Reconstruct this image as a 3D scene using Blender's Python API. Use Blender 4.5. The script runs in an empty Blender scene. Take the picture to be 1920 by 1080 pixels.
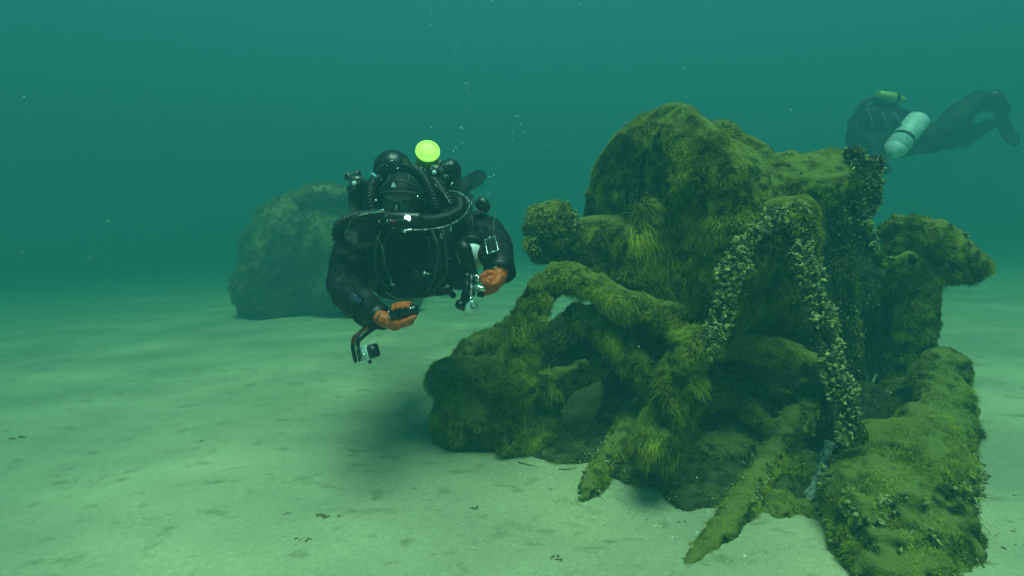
import bpy, bmesh, math, random
import numpy as np
from mathutils import Vector, Matrix, Quaternion
random.seed(7); RNG = np.random.default_rng(7)
S = bpy.context.scene; C = S.collection
pi = math.pi; R = math.radians

# ------------------------------------------------------------------ camera
F = 1000.0; PITCH = R(6.3); CAMH = 1.1
cam = bpy.data.cameras.new('camera'); co = bpy.data.objects.new('camera', cam); C.objects.link(co)
cam.sensor_width = 36; cam.lens = 36 * F / 1920; cam.clip_start = .05; cam.clip_end = 400
co.location = (0, 0, CAMH); co.rotation_euler = (pi / 2 - PITCH, 0, 0); S.camera = co

def P(px, py, Y):
    """point seen at a photograph pixel, Y metres in front of the camera"""
    a = (px - 960) / F; b = (540 - py) / F
    d = Vector((a, math.cos(PITCH) + b * math.sin(PITCH), -math.sin(PITCH) + b * math.cos(PITCH)))
    return Vector((0, 0, CAMH)) + d * (Y / d.y)

# ------------------------------------------------------------------ daylight
SE, SR = R(74), R(165)
w = bpy.data.worlds.new('World'); S.world = w; w.use_nodes = True; nt = w.node_tree
sky = nt.nodes.new('ShaderNodeTexSky'); sky.sky_type = 'NISHITA'; sky.sun_disc = False
sky.sun_elevation = SE; sky.sun_rotation = SR
bg = nt.nodes['Background']; bg.inputs['Strength'].default_value = .05
nt.links.new(sky.outputs[0], bg.inputs[0])
sl = bpy.data.lights.new('sun', 'SUN'); sl.energy = 4.0; sl.angle = R(30); sl.color = (.93, .98, .84)
so = bpy.data.objects.new('sun', sl); C.objects.link(so)
sd = Vector((math.sin(SR) * math.cos(SE), math.cos(SR) * math.cos(SE), math.sin(SE)))
so.rotation_euler = sd.to_track_quat('Z', 'Y').to_euler(); so.location = (0, 0, 8.5)
vs = S.view_settings
vs.view_transform = 'Standard'; vs.look = 'None'; vs.gamma = 1; vs.exposure = 1.6
try: vs.use_curve_mapping = False
except Exception: pass
cy = S.cycles
cy.use_denoising = True; cy.volume_bounces = 3; cy.max_bounces = 6; cy.diffuse_bounces = 3
cy.glossy_bounces = 2; cy.transmission_bounces = 4; cy.transparent_max_bounces = 6
cy.use_adaptive_sampling = True; cy.adaptive_threshold = .02
S.cycles_curves.shape = 'RIBBONS'

# water body: extinction and scattering per metre (red, green, blue)
ST = (.2, .134, .156); SC = (.0098, .0382, .0478); ANISO = .12

# ------------------------------------------------------------------ materials
def mat(name, col, rough=.8, metal=0, spec=.5, col2=None, scale=10, detail=4, lo=.35, hi=.65, bump=0, bscale=None,
        emit=None, coat=0):
    m = bpy.data.materials.new(name); m.use_nodes = True; t = m.node_tree; b = t.nodes['Principled BSDF']
    b.inputs['Base Color'].default_value = (*col, 1); b.inputs['Roughness'].default_value = rough
    b.inputs['Metallic'].default_value = metal; b.inputs['Specular IOR Level'].default_value = spec
    b.inputs['Coat Weight'].default_value = coat
    g = t.nodes.new('ShaderNodeNewGeometry')
    if col2:
        n = t.nodes.new('ShaderNodeTexNoise'); n.inputs['Scale'].default_value = scale; n.inputs['Detail'].default_value = detail
        r = t.nodes.new('ShaderNodeValToRGB'); r.color_ramp.elements[0].position = lo; r.color_ramp.elements[1].position = hi
        r.color_ramp.elements[0].color = (*col, 1); r.color_ramp.elements[1].color = (*col2, 1)
        t.links.new(g.outputs['Position'], n.inputs['Vector']); t.links.new(n.outputs[0], r.inputs[0])
        t.links.new(r.outputs[0], b.inputs['Base Color'])
    if bump:
        n2 = t.nodes.new('ShaderNodeTexNoise'); n2.inputs['Scale'].default_value = bscale or scale * 3; n2.inputs['Detail'].default_value = 5
        bp = t.nodes.new('ShaderNodeBump'); bp.inputs['Strength'].default_value = bump; bp.inputs['Distance'].default_value = .01
        t.links.new(g.outputs['Position'], n2.inputs['Vector']); t.links.new(n2.outputs[0], bp.inputs['Height'])
        t.links.new(bp.outputs[0], b.inputs['Normal'])
    if emit:
        b.inputs['Emission Color'].default_value = (*emit[0], 1); b.inputs['Emission Strength'].default_value = emit[1]
    return m

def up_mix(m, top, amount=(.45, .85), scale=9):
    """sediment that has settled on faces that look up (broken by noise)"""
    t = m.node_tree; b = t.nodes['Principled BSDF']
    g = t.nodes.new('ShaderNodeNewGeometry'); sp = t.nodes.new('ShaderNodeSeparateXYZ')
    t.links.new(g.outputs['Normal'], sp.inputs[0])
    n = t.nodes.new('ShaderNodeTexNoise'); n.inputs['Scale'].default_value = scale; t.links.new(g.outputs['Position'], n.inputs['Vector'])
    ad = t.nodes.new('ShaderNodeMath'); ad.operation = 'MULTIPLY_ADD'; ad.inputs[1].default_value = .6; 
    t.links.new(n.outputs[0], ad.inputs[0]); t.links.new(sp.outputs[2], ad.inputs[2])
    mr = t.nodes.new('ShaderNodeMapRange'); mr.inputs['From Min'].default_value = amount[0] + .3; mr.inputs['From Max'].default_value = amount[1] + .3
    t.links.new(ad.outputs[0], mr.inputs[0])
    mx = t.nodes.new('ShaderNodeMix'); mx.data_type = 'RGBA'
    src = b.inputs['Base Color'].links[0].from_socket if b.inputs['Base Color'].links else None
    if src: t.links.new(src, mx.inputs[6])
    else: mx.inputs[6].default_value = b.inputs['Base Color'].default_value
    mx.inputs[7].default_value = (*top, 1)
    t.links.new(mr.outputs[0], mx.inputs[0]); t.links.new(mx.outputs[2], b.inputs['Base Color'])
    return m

M = {}
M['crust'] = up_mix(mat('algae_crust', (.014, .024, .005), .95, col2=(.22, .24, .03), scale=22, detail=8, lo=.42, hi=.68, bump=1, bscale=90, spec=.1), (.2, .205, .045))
M['crust_dark'] = mat('mussel_bed_base', (.008, .012, .006), .9, col2=(.05, .06, .015), scale=40, bump=1, bscale=120, spec=.2)  # dark base of mussel beds; on rear parts stands in for recess shade
M['carpet'] = mat('dark_weed_carpet', (.02, .028, .01), .95, col2=(.11, .115, .04), scale=18, detail=8, bump=1, bscale=80, spec=.1)
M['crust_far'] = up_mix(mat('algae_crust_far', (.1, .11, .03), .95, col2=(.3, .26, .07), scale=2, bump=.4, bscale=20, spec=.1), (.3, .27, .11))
M['silt'] = mat('silted_metal', (.1, .11, .045), .95, col2=(.19, .19, .08), scale=12, bump=.6, bscale=60, spec=.1)
M['pale'] = mat('bare_pale_metal', (.09, .11, .08), .7, col2=(.42, .46, .38), scale=60, bump=.6, bscale=120)
M['black'] = mat('black_suit', (.003, .004, .006), .6, col2=(.01, .014, .019), scale=12, bump=.35, bscale=45, spec=.25)
M['rubber'] = mat('black_rubber', (.005, .006, .007), .45, spec=.4)
M['plastic'] = mat('black_plastic', (.008, .009, .01), .32, bump=.1, bscale=80)
M['metal'] = mat('chromed_brass', (.75, .76, .74), .22, 1)
M['steel'] = mat('worn_black_metal', (.012, .014, .014), .3, col2=(.75, .8, .75), scale=210, detail=2, lo=.6, hi=.66)
M['white'] = mat('white_paint', (.8, .82, .8), .4, col2=(.62, .66, .62), scale=30)
M['reflect'] = mat('reflective_tape', (.9, .93, .93), .25, spec=.8)
M['orange'] = mat('orange_glove', (.85, .15, .018), .5, col2=(.5, .07, .01), scale=40, bump=.25, bscale=90, spec=.3)
M['skin'] = mat('face_skin', (.42, .3, .23), .5)
M['yellow'] = mat('yellow_plastic', (.55, .6, .08), .5)
M['yellow_lamp'] = mat('lit_yellow_cap', (.3, .6, .03), .45, emit=((.27, 1, .085), .8))
M['lamp'] = mat('lit_indicator_lamp', (.8, .9, .9), .3, emit=((.6, .95, 1), 2.0))  # emission stands in for a flash glint on the mouthpiece latch
M['violet'] = mat('violet_screen', (.09, .09, .3), .3)
M['red'] = mat('red_mark', (.5, .03, .015), .5)
M['webbing'] = mat('harness_webbing', (.025, .035, .04), .7, col2=(.06, .075, .08), scale=50)
M['seam'] = mat('grey_seam_tape', (.13, .15, .13), .6)
M['greyhose'] = mat('pale_hose', (.07, .085, .08), .4, col2=(.5, .55, .52), scale=60, lo=.5, hi=.62)
M['dial'] = mat('gauge_dial', (.7, .78, .74), .35)
M['housing'] = mat('clear_camera_housing', (.5, .66, .62), .1, spec=.8)
M['farwhite'] = mat('pale_cylinder_paint', (.9, .95, .95), .4, col2=(.65, .7, .7), scale=9)
M['twig'] = mat('drowned_twig', (.05, .05, .03), .9)
M['clump'] = mat('brown_weed', (.15, .14, .055), .95, col2=(.23, .21, .09), scale=60, spec=.1)
M['bubble'] = mat('air_bubble', (.85, .9, .9), .12, spec=1)
M['speck'] = mat('suspended_speck', (.6, .65, .6), .7)
# mussels: dark shells with pale worn edges
M['mussel'] = mat('mussel_shell', (.04, .05, .02), .5, col2=(.55, .5, .17), scale=38, detail=3, lo=.4, hi=.64, spec=.25)
M['shellbit'] = mat('shell_fragment', (.75, .76, .7), .45, col2=(.2, .22, .2), scale=70, lo=.5, hi=.7)
gl = bpy.data.materials.new('mask_glass'); gl.use_nodes = True; t = gl.node_tree; t.nodes.clear()
o_ = t.nodes.new('ShaderNodeOutputMaterial'); tr = t.nodes.new('ShaderNodeBsdfTransparent'); gs = t.nodes.new('ShaderNodeBsdfGlossy')
gs.inputs['Roughness'].default_value = .05; fr = t.nodes.new('ShaderNodeFresnel'); fr.inputs[0].default_value = 1.3; mxs = t.nodes.new('ShaderNodeMixShader')
tr.inputs[0].default_value = (.95, .97, .97, 1)
t.links.new(fr.outputs[0], mxs.inputs[0]); t.links.new(tr.outputs[0], mxs.inputs[1]); t.links.new(gs.outputs[0], mxs.inputs[2]); t.links.new(mxs.outputs[0], o_.inputs[0])
M['glass'] = gl

def strand_mat(name, a, b, c):
    m = bpy.data.materials.new(name); m.use_nodes = True; t = m.node_tree; bs = t.nodes['Principled BSDF']
    bs.inputs['Roughness'].default_value = .9; bs.inputs['Specular IOR Level'].default_value = .05
    g = t.nodes.new('ShaderNodeNewGeometry'); n = t.nodes.new('ShaderNodeTexNoise'); n.inputs['Scale'].default_value = 5.5; n.inputs['Detail'].default_value = 5
    t.links.new(g.outputs['Position'], n.inputs['Vector'])
    hi = t.nodes.new('ShaderNodeHairInfo'); ad = t.nodes.new('ShaderNodeMath'); ad.operation = 'MULTIPLY_ADD'; ad.inputs[1].default_value = .3
    t.links.new(hi.outputs['Random'], ad.inputs[0]); t.links.new(n.outputs[0], ad.inputs[2])
    r = t.nodes.new('ShaderNodeValToRGB'); e = r.color_ramp.elements
    e[0].position = .48; e[0].color = (*a, 1); e[1].position = .88; e[1].color = (*c, 1); k = e.new(.66); k.color = (*b, 1)
    t.links.new(ad.outputs[0], r.inputs[0])
    # silt that has settled among the filaments on upward faces
    at = t.nodes.new('ShaderNodeAttribute'); at.attribute_name = 'silt'; mx = t.nodes.new('ShaderNodeMix'); mx.data_type = 'RGBA'
    t.links.new(at.outputs['Fac'], mx.inputs[0]); t.links.new(r.outputs[0], mx.inputs[6]); mx.inputs[7].default_value = (.44, .44, .085, 1)
    t.links.new(mx.outputs[2], bs.inputs['Base Color'])
    return m
M['strand'] = strand_mat('filament_algae', (.02, .034, .005), (.23, .24, .018), (.66, .6, .05))
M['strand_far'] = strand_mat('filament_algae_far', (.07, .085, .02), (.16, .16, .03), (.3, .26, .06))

# ------------------------------------------------------------------ object helpers
def link(name, me, m=None, parent=None):
    o = bpy.data.objects.new(name, me); C.objects.link(o)
    if m is not None and hasattr(me, 'materials') and not len(me.materials): me.materials.append(m)
    if parent: o.parent = parent; o.matrix_parent_inverse = parent_inv(parent)
    return o
def parent_inv(p):
    return Matrix.LocRotScale(p.location, p.rotation_euler, p.scale).inverted()
def tag(o, label=None, cat=None, group=None, kind=None):
    if label: o['label'] = label
    if cat: o['category'] = cat
    if group: o['group'] = group
    if kind: o['kind'] = kind
    return o
def empty(name, loc, label, cat, group=None):
    o = bpy.data.objects.new(name, None); C.objects.link(o); o.location = loc; o.empty_display_size = .1
    return tag(o, label, cat, group)

def bm_mesh(name, bm, smooth=True):
    me = bpy.data.meshes.new(name); bm.to_mesh(me); bm.free()
    if smooth: me.polygons.foreach_set('use_smooth', [True] * len(me.polygons))
    return me

# --- primitives added to a bmesh
def frame(d):
    d = Vector(d).normalized(); a = Vector((0, 0, 1)) if abs(d.z) < .9 else Vector((1, 0, 0))
    x = d.cross(a).normalized(); return x, x.cross(d).normalized()
def cap(bm, a, b, ra, rb=None, n=12):
    """closed tapered capsule"""
    rb = ra if rb is None else rb; a = Vector(a); b = Vector(b); d = (b - a)
    if d.length < 1e-6: d = Vector((0, 0, 1e-4))
    u, v = frame(d); dn = d.normalized(); rings = []
    K = 4
    for k in range(1, K + 1): th = pi / 2 * k / K; rings.append((a - dn * ra * math.cos(th), ra * math.sin(th)))
    for k in range(0, K): th = pi / 2 * k / K; rings.append((b + dn * rb * math.sin(th), rb * math.cos(th)))
    vs_ = [[bm.verts.new(c + (u * math.cos(2 * pi * i / n) + v * math.sin(2 * pi * i / n)) * r) for i in range(n)] for c, r in rings]
    for A, B in zip(vs_, vs_[1:]):
        for i in range(n): bm.faces.new((A[i], A[(i + 1) % n], B[(i + 1) % n], B[i]))
    p0 = bm.verts.new(a - dn * ra); p1 = bm.verts.new(b + dn * rb)
    for i in range(n):
        bm.faces.new((p0, vs_[0][(i + 1) % n], vs_[0][i])); bm.faces.new((p1, vs_[-1][i], vs_[-1][(i + 1) % n]))
def cyl(bm, a, b, ra, rb=None, n=24, bev=0):
    """closed cylinder or cone, flat ends, optional rounded edge"""
    rb = ra if rb is None else rb; a = Vector(a); b = Vector(b); d = (b - a).normalized(); u, v = frame(d)
    prof = [(a, ra - bev), (a + d * bev, ra), (b - d * bev, rb), (b, rb - bev)] if bev else [(a, ra), (b, rb)]
    vs_ = [[bm.verts.new(c + (u * math.cos(2 * pi * i / n) + v * math.sin(2 * pi * i / n)) * r) for i in range(n)] for c, r in prof]
    for A, B in zip(vs_, vs_[1:]):
        for i in range(n): bm.faces.new((A[i], A[(i + 1) % n], B[(i + 1) % n], B[i]))
    bm.faces.new(vs_[0][::-1]); bm.faces.new(vs_[-1])
def ell(bm, c, r, rot=None, n=16):
    m = Matrix.Translation(c) @ (rot.to_matrix().to_4x4() if rot else Matrix.Identity(4)) @ Matrix.Diagonal((*r, 1))
    bmesh.ops.create_uvsphere(bm, u_segments=n, v_segments=max(6, n // 2), radius=1, matrix=m)
def box(bm, c, s, rot=None, bev=0):
    m = Matrix.Translation(c) @ (rot.to_matrix().to_4x4() if rot else Matrix.Identity(4)) @ Matrix.Diagonal((*s, 1))
    r = bmesh.ops.create_cube(bm, size=1, matrix=m)
    if bev:
        es = list({e for v in r['verts'] for e in v.link_edges})
        bmesh.ops.bevel(bm, geom=es, offset=bev, segments=2, affect='EDGES', clamp_overlap=True)
def rotx(ax):  # quaternion taking +Z to ax
    return Vector(ax).to_track_quat('Z', 'Y')

def remesh(name, bm, vox, smooth=4, m=None):
    me = bpy.data.meshes.new(name + '_raw'); bm.to_mesh(me); bm.free()
    o = bpy.data.objects.new('tmp', me); C.objects.link(o)
    r = o.modifiers.new('r', 'REMESH'); r.mode = 'VOXEL'; r.voxel_size = vox
    if smooth: s = o.modifiers.new('s', 'SMOOTH'); s.iterations = smooth; s.factor = .5
    dg = bpy.context.evaluated_depsgraph_get(); dg.update()
    out = bpy.data.meshes.new_from_object(o.evaluated_get(dg), depsgraph=dg); out.name = name
    bpy.data.objects.remove(o); bpy.data.meshes.remove(me)
    out.polygons.foreach_set('use_smooth', [True] * len(out.polygons))
    if m is not None: out.materials.clear(); out.materials.append(m)
    return out

# --- vectorised value noise
_T = RNG.random((3, 32, 32, 32)) * 2 - 1
def vnoise(p, ch=0):
    p = np.asarray(p); i = np.floor(p).astype(int); f = p - i; f = f * f * (3 - 2 * f); t = _T[ch]; s = 0
    for dx in (0, 1):
        for dy in (0, 1):
            for dz in (0, 1):
                wgt = (f[:, 0] if dx else 1 - f[:, 0]) * (f[:, 1] if dy else 1 - f[:, 1]) * (f[:, 2] if dz else 1 - f[:, 2])
                s = s + wgt * t[(i[:, 0] + dx) % 32, (i[:, 1] + dy) % 32, (i[:, 2] + dz) % 32]
    return s
def fbm(p, octs=3, ch=0):
    s = 0; a = 1
    for k in range(octs): s = s + a * vnoise(p * 2 ** k + 7.3 * k, ch); a *= .5
    return s
def vecnoise(p, octs=2):
    return np.stack([fbm(p, octs, c) for c in range(3)], 1)

def displace(me, amp, scale, octs=3):
    n = len(me.vertices); co_ = np.empty(n * 3); me.vertices.foreach_get('co', co_); co_ = co_.reshape(-1, 3)
    no = np.empty(n * 3); me.vertex_normals.foreach_get('vector', no); no = no.reshape(-1, 3)
    co_ = co_ + no * (fbm(co_ * scale, octs)[:, None] * amp)
    me.vertices.foreach_set('co', co_.ravel()); me.update()

# --- smooth path and tube
def path(pts, k=8):
    pts = [Vector(p) for p in pts]; q = [2 * pts[0] - pts[1]] + pts + [2 * pts[-1] - pts[-2]]; out = []
    for i in range(1, len(q) - 2):
        p0, p1, p2, p3 = q[i - 1:i + 3]
        for j in range(k):
            s = j / k
            out.append(.5 * ((2 * p1) + (p2 - p0) * s + (2 * p0 - 5 * p1 + 4 * p2 - p3) * s * s + (3 * p1 - p0 - 3 * p2 + p3) * s ** 3))
    out.append(pts[-1]); return out
def tube(bm, pts, r, n=10, k=8, closed=False, raw=False):
    pp = [Vector(p) for p in pts] if raw else path(pts, k); L = len(pp)
    u, v = frame(pp[1] - pp[0]); rings = []
    for i, p in enumerate(pp):
        d = (pp[min(i + 1, L - 1)] - pp[max(i - 1, 0)]).normalized()
        u = (u - d * u.dot(d)).normalized(); v = d.cross(u)
        rr = r(i, L) if callable(r) else r
        rings.append([bm.verts.new(p + (u * math.cos(2 * pi * j / n) + v * math.sin(2 * pi * j / n)) * rr) for j in range(n)])
    for A, B in zip(rings, rings[1:]):
        for j in range(n): bm.faces.new((A[j], A[(j + 1) % n], B[(j + 1) % n], B[j]))
    bm.faces.new(rings[0][::-1]); bm.faces.new(rings[-1])
def hose_mesh(name, pts, r, pitch=.0165):
    """corrugated hose: ribs are real geometry"""
    pp = path(pts, 12); L = [0]
    for a, b in zip(pp, pp[1:]): L.append(L[-1] + (b - a).length)
    n = int(L[-1] / pitch) * 4; out = []; j = 0
    for i in range(n + 1):
        s = L[-1] * i / n
        while j < len(L) - 2 and L[j + 1] < s: j += 1
        f = (s - L[j]) / max(1e-9, L[j + 1] - L[j]); out.append(pp[j].lerp(pp[j + 1], min(1, f)))
    bm = bmesh.new(); tube(bm, out, lambda i, _: r * (1, .88, .6, .88)[i % 4], 14, raw=True)
    return bm_mesh(name, bm)
def simple(name, parent, m, fn, smooth=True):
    bm = bmesh.new(); fn(bm); return link(name, bm_mesh(name, bm, smooth), m, parent)
def tubeo(name, parent, m, pts, r, n=8, k=8):
    return simple(name, parent, m, lambda bm: tube(bm, pts, r, n, k))

# ------------------------------------------------------------------ seabed
def G(x, y):
    """height of the sand"""
    x = np.atleast_1d(np.asarray(x, float)); y = np.atleast_1d(np.asarray(y, float))
    p = np.stack([x, y, np.zeros_like(x)], 1)
    near = np.exp(-(y / 4.2) ** 2)
    z = .028 * x + .035 * fbm(p * .75 + 3.1, 2) * near - .012 * np.maximum(0, y - 5) - .012 * np.maximum(0, -x - 1.5) + .014 * vnoise(p * np.array([2.2, 3.3, 1]) + 11.7) * near
    # scour hollows round the wreck pieces
    z -= .07 * np.exp(-(((x - .42) / .45) ** 2 + ((y - 2.0) / .22) ** 2))
    z -= .05 * np.exp(-(((x + .2) / .5) ** 2 + ((y - 2.75) / .4) ** 2))
    z += .05 * np.exp(-(((x - .75) / .5) ** 2 + ((y - 2.6) / .3) ** 2))
    z += .012 * np.exp(-(((x - .28) / .12) ** 2 + ((y - 2.2) / .12) ** 2)) + .03 * np.exp(-(((x + .05) / .4) ** 2 + ((y - 2.55) / .08) ** 2))
    return z
def g1(x, y): return float(G(x, y)[0])
OFF0 = g1(.3, 2.0) + .06
_G = G
def G(x, y): return _G(x, y) - OFF0 * np.exp(-(np.atleast_1d(np.asarray(y, float)) / 9) ** 2)

def sheet(name, xs, ys, m):
    X, Y = np.meshgrid(xs, ys); Z = G(X.ravel(), Y.ravel())
    me = bpy.data.meshes.new(name); nx, ny = len(xs), len(ys)
    v = np.stack([X.ravel(), Y.ravel(), Z], 1)
    i = np.arange(nx * ny).reshape(ny, nx)
    f = np.stack([i[:-1, :-1], i[:-1, 1:], i[1:, 1:], i[1:, :-1]], -1).reshape(-1, 4)
    me.from_pydata(v.tolist(), [], f.tolist()); me.polygons.foreach_set('use_smooth', [True] * len(me.polygons))
    o = link(name, me, m); return o
def spaced(a, b, n, near, pw=2.2):
    s = np.linspace(-1, 1, n); q = np.sign(s) * np.abs(s) ** pw
    return np.where(q < 0, near + (near - a) * q, near + (b - near) * q)

ms = mat('pale_sand', (.52, .5, .33), .95, spec=.15); t = ms.node_tree; b = t.nodes['Principled BSDF']
g = t.nodes.new('ShaderNodeNewGeometry')
def nz(scale, det=4, vec=None, stretch=None):
    n = t.nodes.new('ShaderNodeTexNoise'); n.inputs['Scale'].default_value = scale; n.inputs['Detail'].default_value = det
    if stretch:
        mp = t.nodes.new('ShaderNodeMapping'); mp.inputs['Scale'].default_value = stretch; t.links.new(g.outputs['Position'], mp.inputs[0]); t.links.new(mp.outputs[0], n.inputs[0])
    else: t.links.new(g.outputs['Position'], n.inputs[0])
    return n.outputs[0]
def ramp(src, stops):
    r = t.nodes.new('ShaderNodeValToRGB'); e = r.color_ramp.elements
    e[0].position, e[0].color = stops[0][0], (*stops[0][1], 1); e[1].position, e[1].color = stops[-1][0], (*stops[-1][1], 1)
    for p, c in stops[1:-1]: q = e.new(p); q.color = (*c, 1)
    t.links.new(src, r.inputs[0]); return r.outputs[0]
def mixc(f, a, b_, mode='MIX'):
    mx = t.nodes.new('ShaderNodeMix'); mx.data_type = 'RGBA'; mx.blend_type = mode
    if isinstance(f, float): mx.inputs[0].default_value = f
    else: t.links.new(f, mx.inputs[0])
    t.links.new(a, mx.inputs[6])
    if isinstance(b_, tuple): mx.inputs[7].default_value = (*b_, 1)
    else: t.links.new(b_, mx.inputs[7])
    return mx.outputs[2]
base = ramp(nz(1.35, 2.5, stretch=(.8, 1.1, 1)), [(.34, (.38, .365, .235)), (.5, (.49, .455, .28)), (.67, (.64, .57, .34))])  # broad blotches paint blurred caustic light, mixed with sediment tones
film_caustics = ramp(nz(.7, 5), [(.45, (0, 0, 0)), (.7, (.5, .5, .5))])  # algae tint whose patches also stand in for caustic light
base = mixc(film_caustics, base, (.5, .46, .23))
spots = ramp(nz(8, 5, stretch=(1, 1.4, 1)), [(.58, (0, 0, 0)), (.72, (.6, .6, .6))])
base = mixc(spots, base, (.2, .19, .08))
grain = ramp(nz(60, 4), [(.3, (.88, .88, .88)), (.7, (1.1, 1.1, 1.1))])
base = mixc(1.0, base, grain, 'MULTIPLY')
fle = ramp(nz(45, 2), [(.7, (0, 0, 0)), (.76, (.6, .6, .6))])
base = mixc(fle, base, (.12, .13, .09))
t.links.new(base, b.inputs['Base Color'])
bp = t.nodes.new('ShaderNodeBump'); bp.inputs['Strength'].default_value = .35; bp.inputs['Distance'].default_value = .012
t.links.new(nz(12, 5, stretch=(1, 1.2, 1)), bp.inputs['Height']); t.links.new(bp.outputs[0], b.inputs['Normal'])
seabed = sheet('seabed', spaced(-60, 60, 380, .2, 2.6), spaced(-20, 70, 380, 2.4, 2.6), ms)
tag(seabed, kind='structure')

# ------------------------------------------------------------------ water volume
bmw = bmesh.new(); box(bmw, (0, 20, 3.0), (150, 110, 13))
vm = bpy.data.materials.new('lake_water'); vm.use_nodes = True; t2 = vm.node_tree; t2.nodes.clear()
out = t2.nodes.new('ShaderNodeOutputMaterial'); pv = t2.nodes.new('ShaderNodeVolumePrincipled'); t2.links.new(pv.outputs[0], out.inputs['Volume'])
D = max(ST); col = [s / D for s in SC]; ab = [max(0, 1 - ((ST[i] - SC[i]) / D / (1 - col[i]))) ** 2 for i in range(3)]
pv.inputs['Color'].default_value = (*col, 1); pv.inputs['Absorption Color'].default_value = (*ab, 1)
pv.inputs['Density'].default_value = D; pv.inputs['Anisotropy'].default_value = ANISO
hz = link('haze', bm_mesh('haze', bmw, False), vm); tag(hz, kind='stuff')

# ------------------------------------------------------------------ algae and mussels
def sample(me, n):
    me.calc_loop_triangles(); nt_ = len(me.loop_triangles)
    tri = np.empty(nt_ * 3, int); me.loop_triangles.foreach_get('vertices', tri); tri = tri.reshape(-1, 3)
    v = np.empty(len(me.vertices) * 3); me.vertices.foreach_get('co', v); v = v.reshape(-1, 3)
    nn = np.empty(len(me.vertices) * 3); me.vertex_normals.foreach_get('vector', nn); nn = nn.reshape(-1, 3)
    a, b_, c = v[tri[:, 0]], v[tri[:, 1]], v[tri[:, 2]]
    ar = np.linalg.norm(np.cross(b_ - a, c - a), axis=1) / 2; tot = ar.sum()
    n = int(n * tot) if n > 50 else int(n)
    k = RNG.choice(nt_, n, p=ar / tot); r1 = np.sqrt(RNG.random(n)); r2 = RNG.random(n)
    w0, w1, w2 = 1 - r1, r1 * (1 - r2), r1 * r2
    p = a[k] * w0[:, None] + b_[k] * w1[:, None] + c[k] * w2[:, None]
    q = nn[tri[k, 0]] * w0[:, None] + nn[tri[k, 1]] * w1[:, None] + nn[tri[k, 2]] * w2[:, None]
    return p, q / (np.linalg.norm(q, axis=1)[:, None] + 1e-9)

DOWN = np.array([0, 0, -1.0])
def strand_points(p, n, L, rad):
    """four control points per strand: stands off the surface, then droops and follows a slow swell"""
    N = len(p); up = n[:, 2]
    clump = fbm(p * 15, 3, 1)
    keep = (fbm(p * 7, 3, 2) > -.75 + .35 * np.clip(up, 0, 1)) & (RNG.random(N) < 1 - .25 * np.clip(up - .5, 0, .5) * 2)
    p, n, up, clump = p[keep], n[keep], up[keep], clump[keep]; N = len(p)
    ln = L * .82 * (.45 + .5 * RNG.random(N)) * np.clip(1 + 1.15 * clump, .15, 3) * np.where(up > .35, .55, 1.0)
    ln *= np.where(RNG.random(N) < .008, 2.0, 1); ln = np.clip(ln, .004, .2)
    fl = vecnoise(p * 6, 2) * .9 + vecnoise(p * 30, 1) * .5
    d0 = n + .6 * fl + RNG.normal(0, .33, (N, 3)); d0 /= np.linalg.norm(d0, axis=1)[:, None]
    dr = np.where(up > .5, .25, .9)[:, None] * DOWN + .8 * fl + .2 * n + RNG.normal(0, .3, (N, 3)); 
    P0 = p - n * .004; P1 = P0 + d0 * (ln * .35)[:, None]
    d1 = d0 * .6 + dr * .6; d1 /= np.linalg.norm(d1, axis=1)[:, None]; P2 = P1 + d1 * (ln * .35)[:, None]
    d2 = d1 * .5 + dr * .9; d2 /= np.linalg.norm(d2, axis=1)[:, None]; P3 = P2 + d2 * (ln * .4)[:, None]
    pts = np.stack([P0, P1, P2, P3], 1)
    rr = np.outer(rad * (.7 + .6 * RNG.random(N)), [1, .95, .7, .25])
    sl_ = np.repeat(np.clip((up - .35) * 1.6 + .7 * fbm(p * 5, 2), 0, .42), 4)
    return pts, rr, sl_
def curves_obj(name, chunks, m, parent):
    pts = np.concatenate([c[0] for c in chunks]); rr = np.concatenate([c[1] for c in chunks]); N = len(pts)
    cu = bpy.data.hair_curves.new(name); cu.add_curves([4] * N)
    cu.attributes['position'].data.foreach_set('vector', pts.astype(np.float32).ravel())
    at = cu.attributes.get('radius') or cu.attributes.new('radius', 'FLOAT', 'POINT')
    at.data.foreach_set('value', rr.astype(np.float32).ravel())
    sa = cu.attributes.new('silt', 'FLOAT', 'POINT'); sa.data.foreach_set('value', np.concatenate([c[2] for c in chunks]).astype(np.float32))
    cu.materials.append(m); o = link(name, cu, None, parent); tag(o, kind='stuff')
    return o

def mussel_mesh(name, seg=8, rows=5):
    """closed almond shell, hinge at the origin, long axis +Z, unit length"""
    bm = bmesh.new(); rings = []
    for i in range(1, rows):
        s = i / rows; wd = .27 * math.sin(pi * s ** .72) ** .8; th = .16 * math.sin(pi * s ** .6) ** .9
        rings.append([bm.verts.new((wd * math.cos(2 * pi * j / seg) + .08 * math.sin(pi * s), th * math.sin(2 * pi * j / seg) * (1 if abs(math.sin(2 * pi * j / seg)) > .1 else .5), s)) for j in range(seg)])
    for A, B in zip(rings, rings[1:]):
        for j in range(seg): bm.faces.new((A[j], A[(j + 1) % seg], B[(j + 1) % seg], B[j]))
    a = bm.verts.new((0, 0, 0)); e = bm.verts.new((.03, 0, 1))
    for j in range(seg): bm.faces.new((a, rings[0][(j + 1) % seg], rings[0][j])); bm.faces.new((e, rings[-1][j], rings[-1][(j + 1) % seg]))
    return bm_mesh(name, bm)
MUS = mussel_mesh('mussel_shell'); MUS.materials.append(M['mussel'])
MUSL = mussel_mesh('mussel_low', 6, 3)
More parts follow.
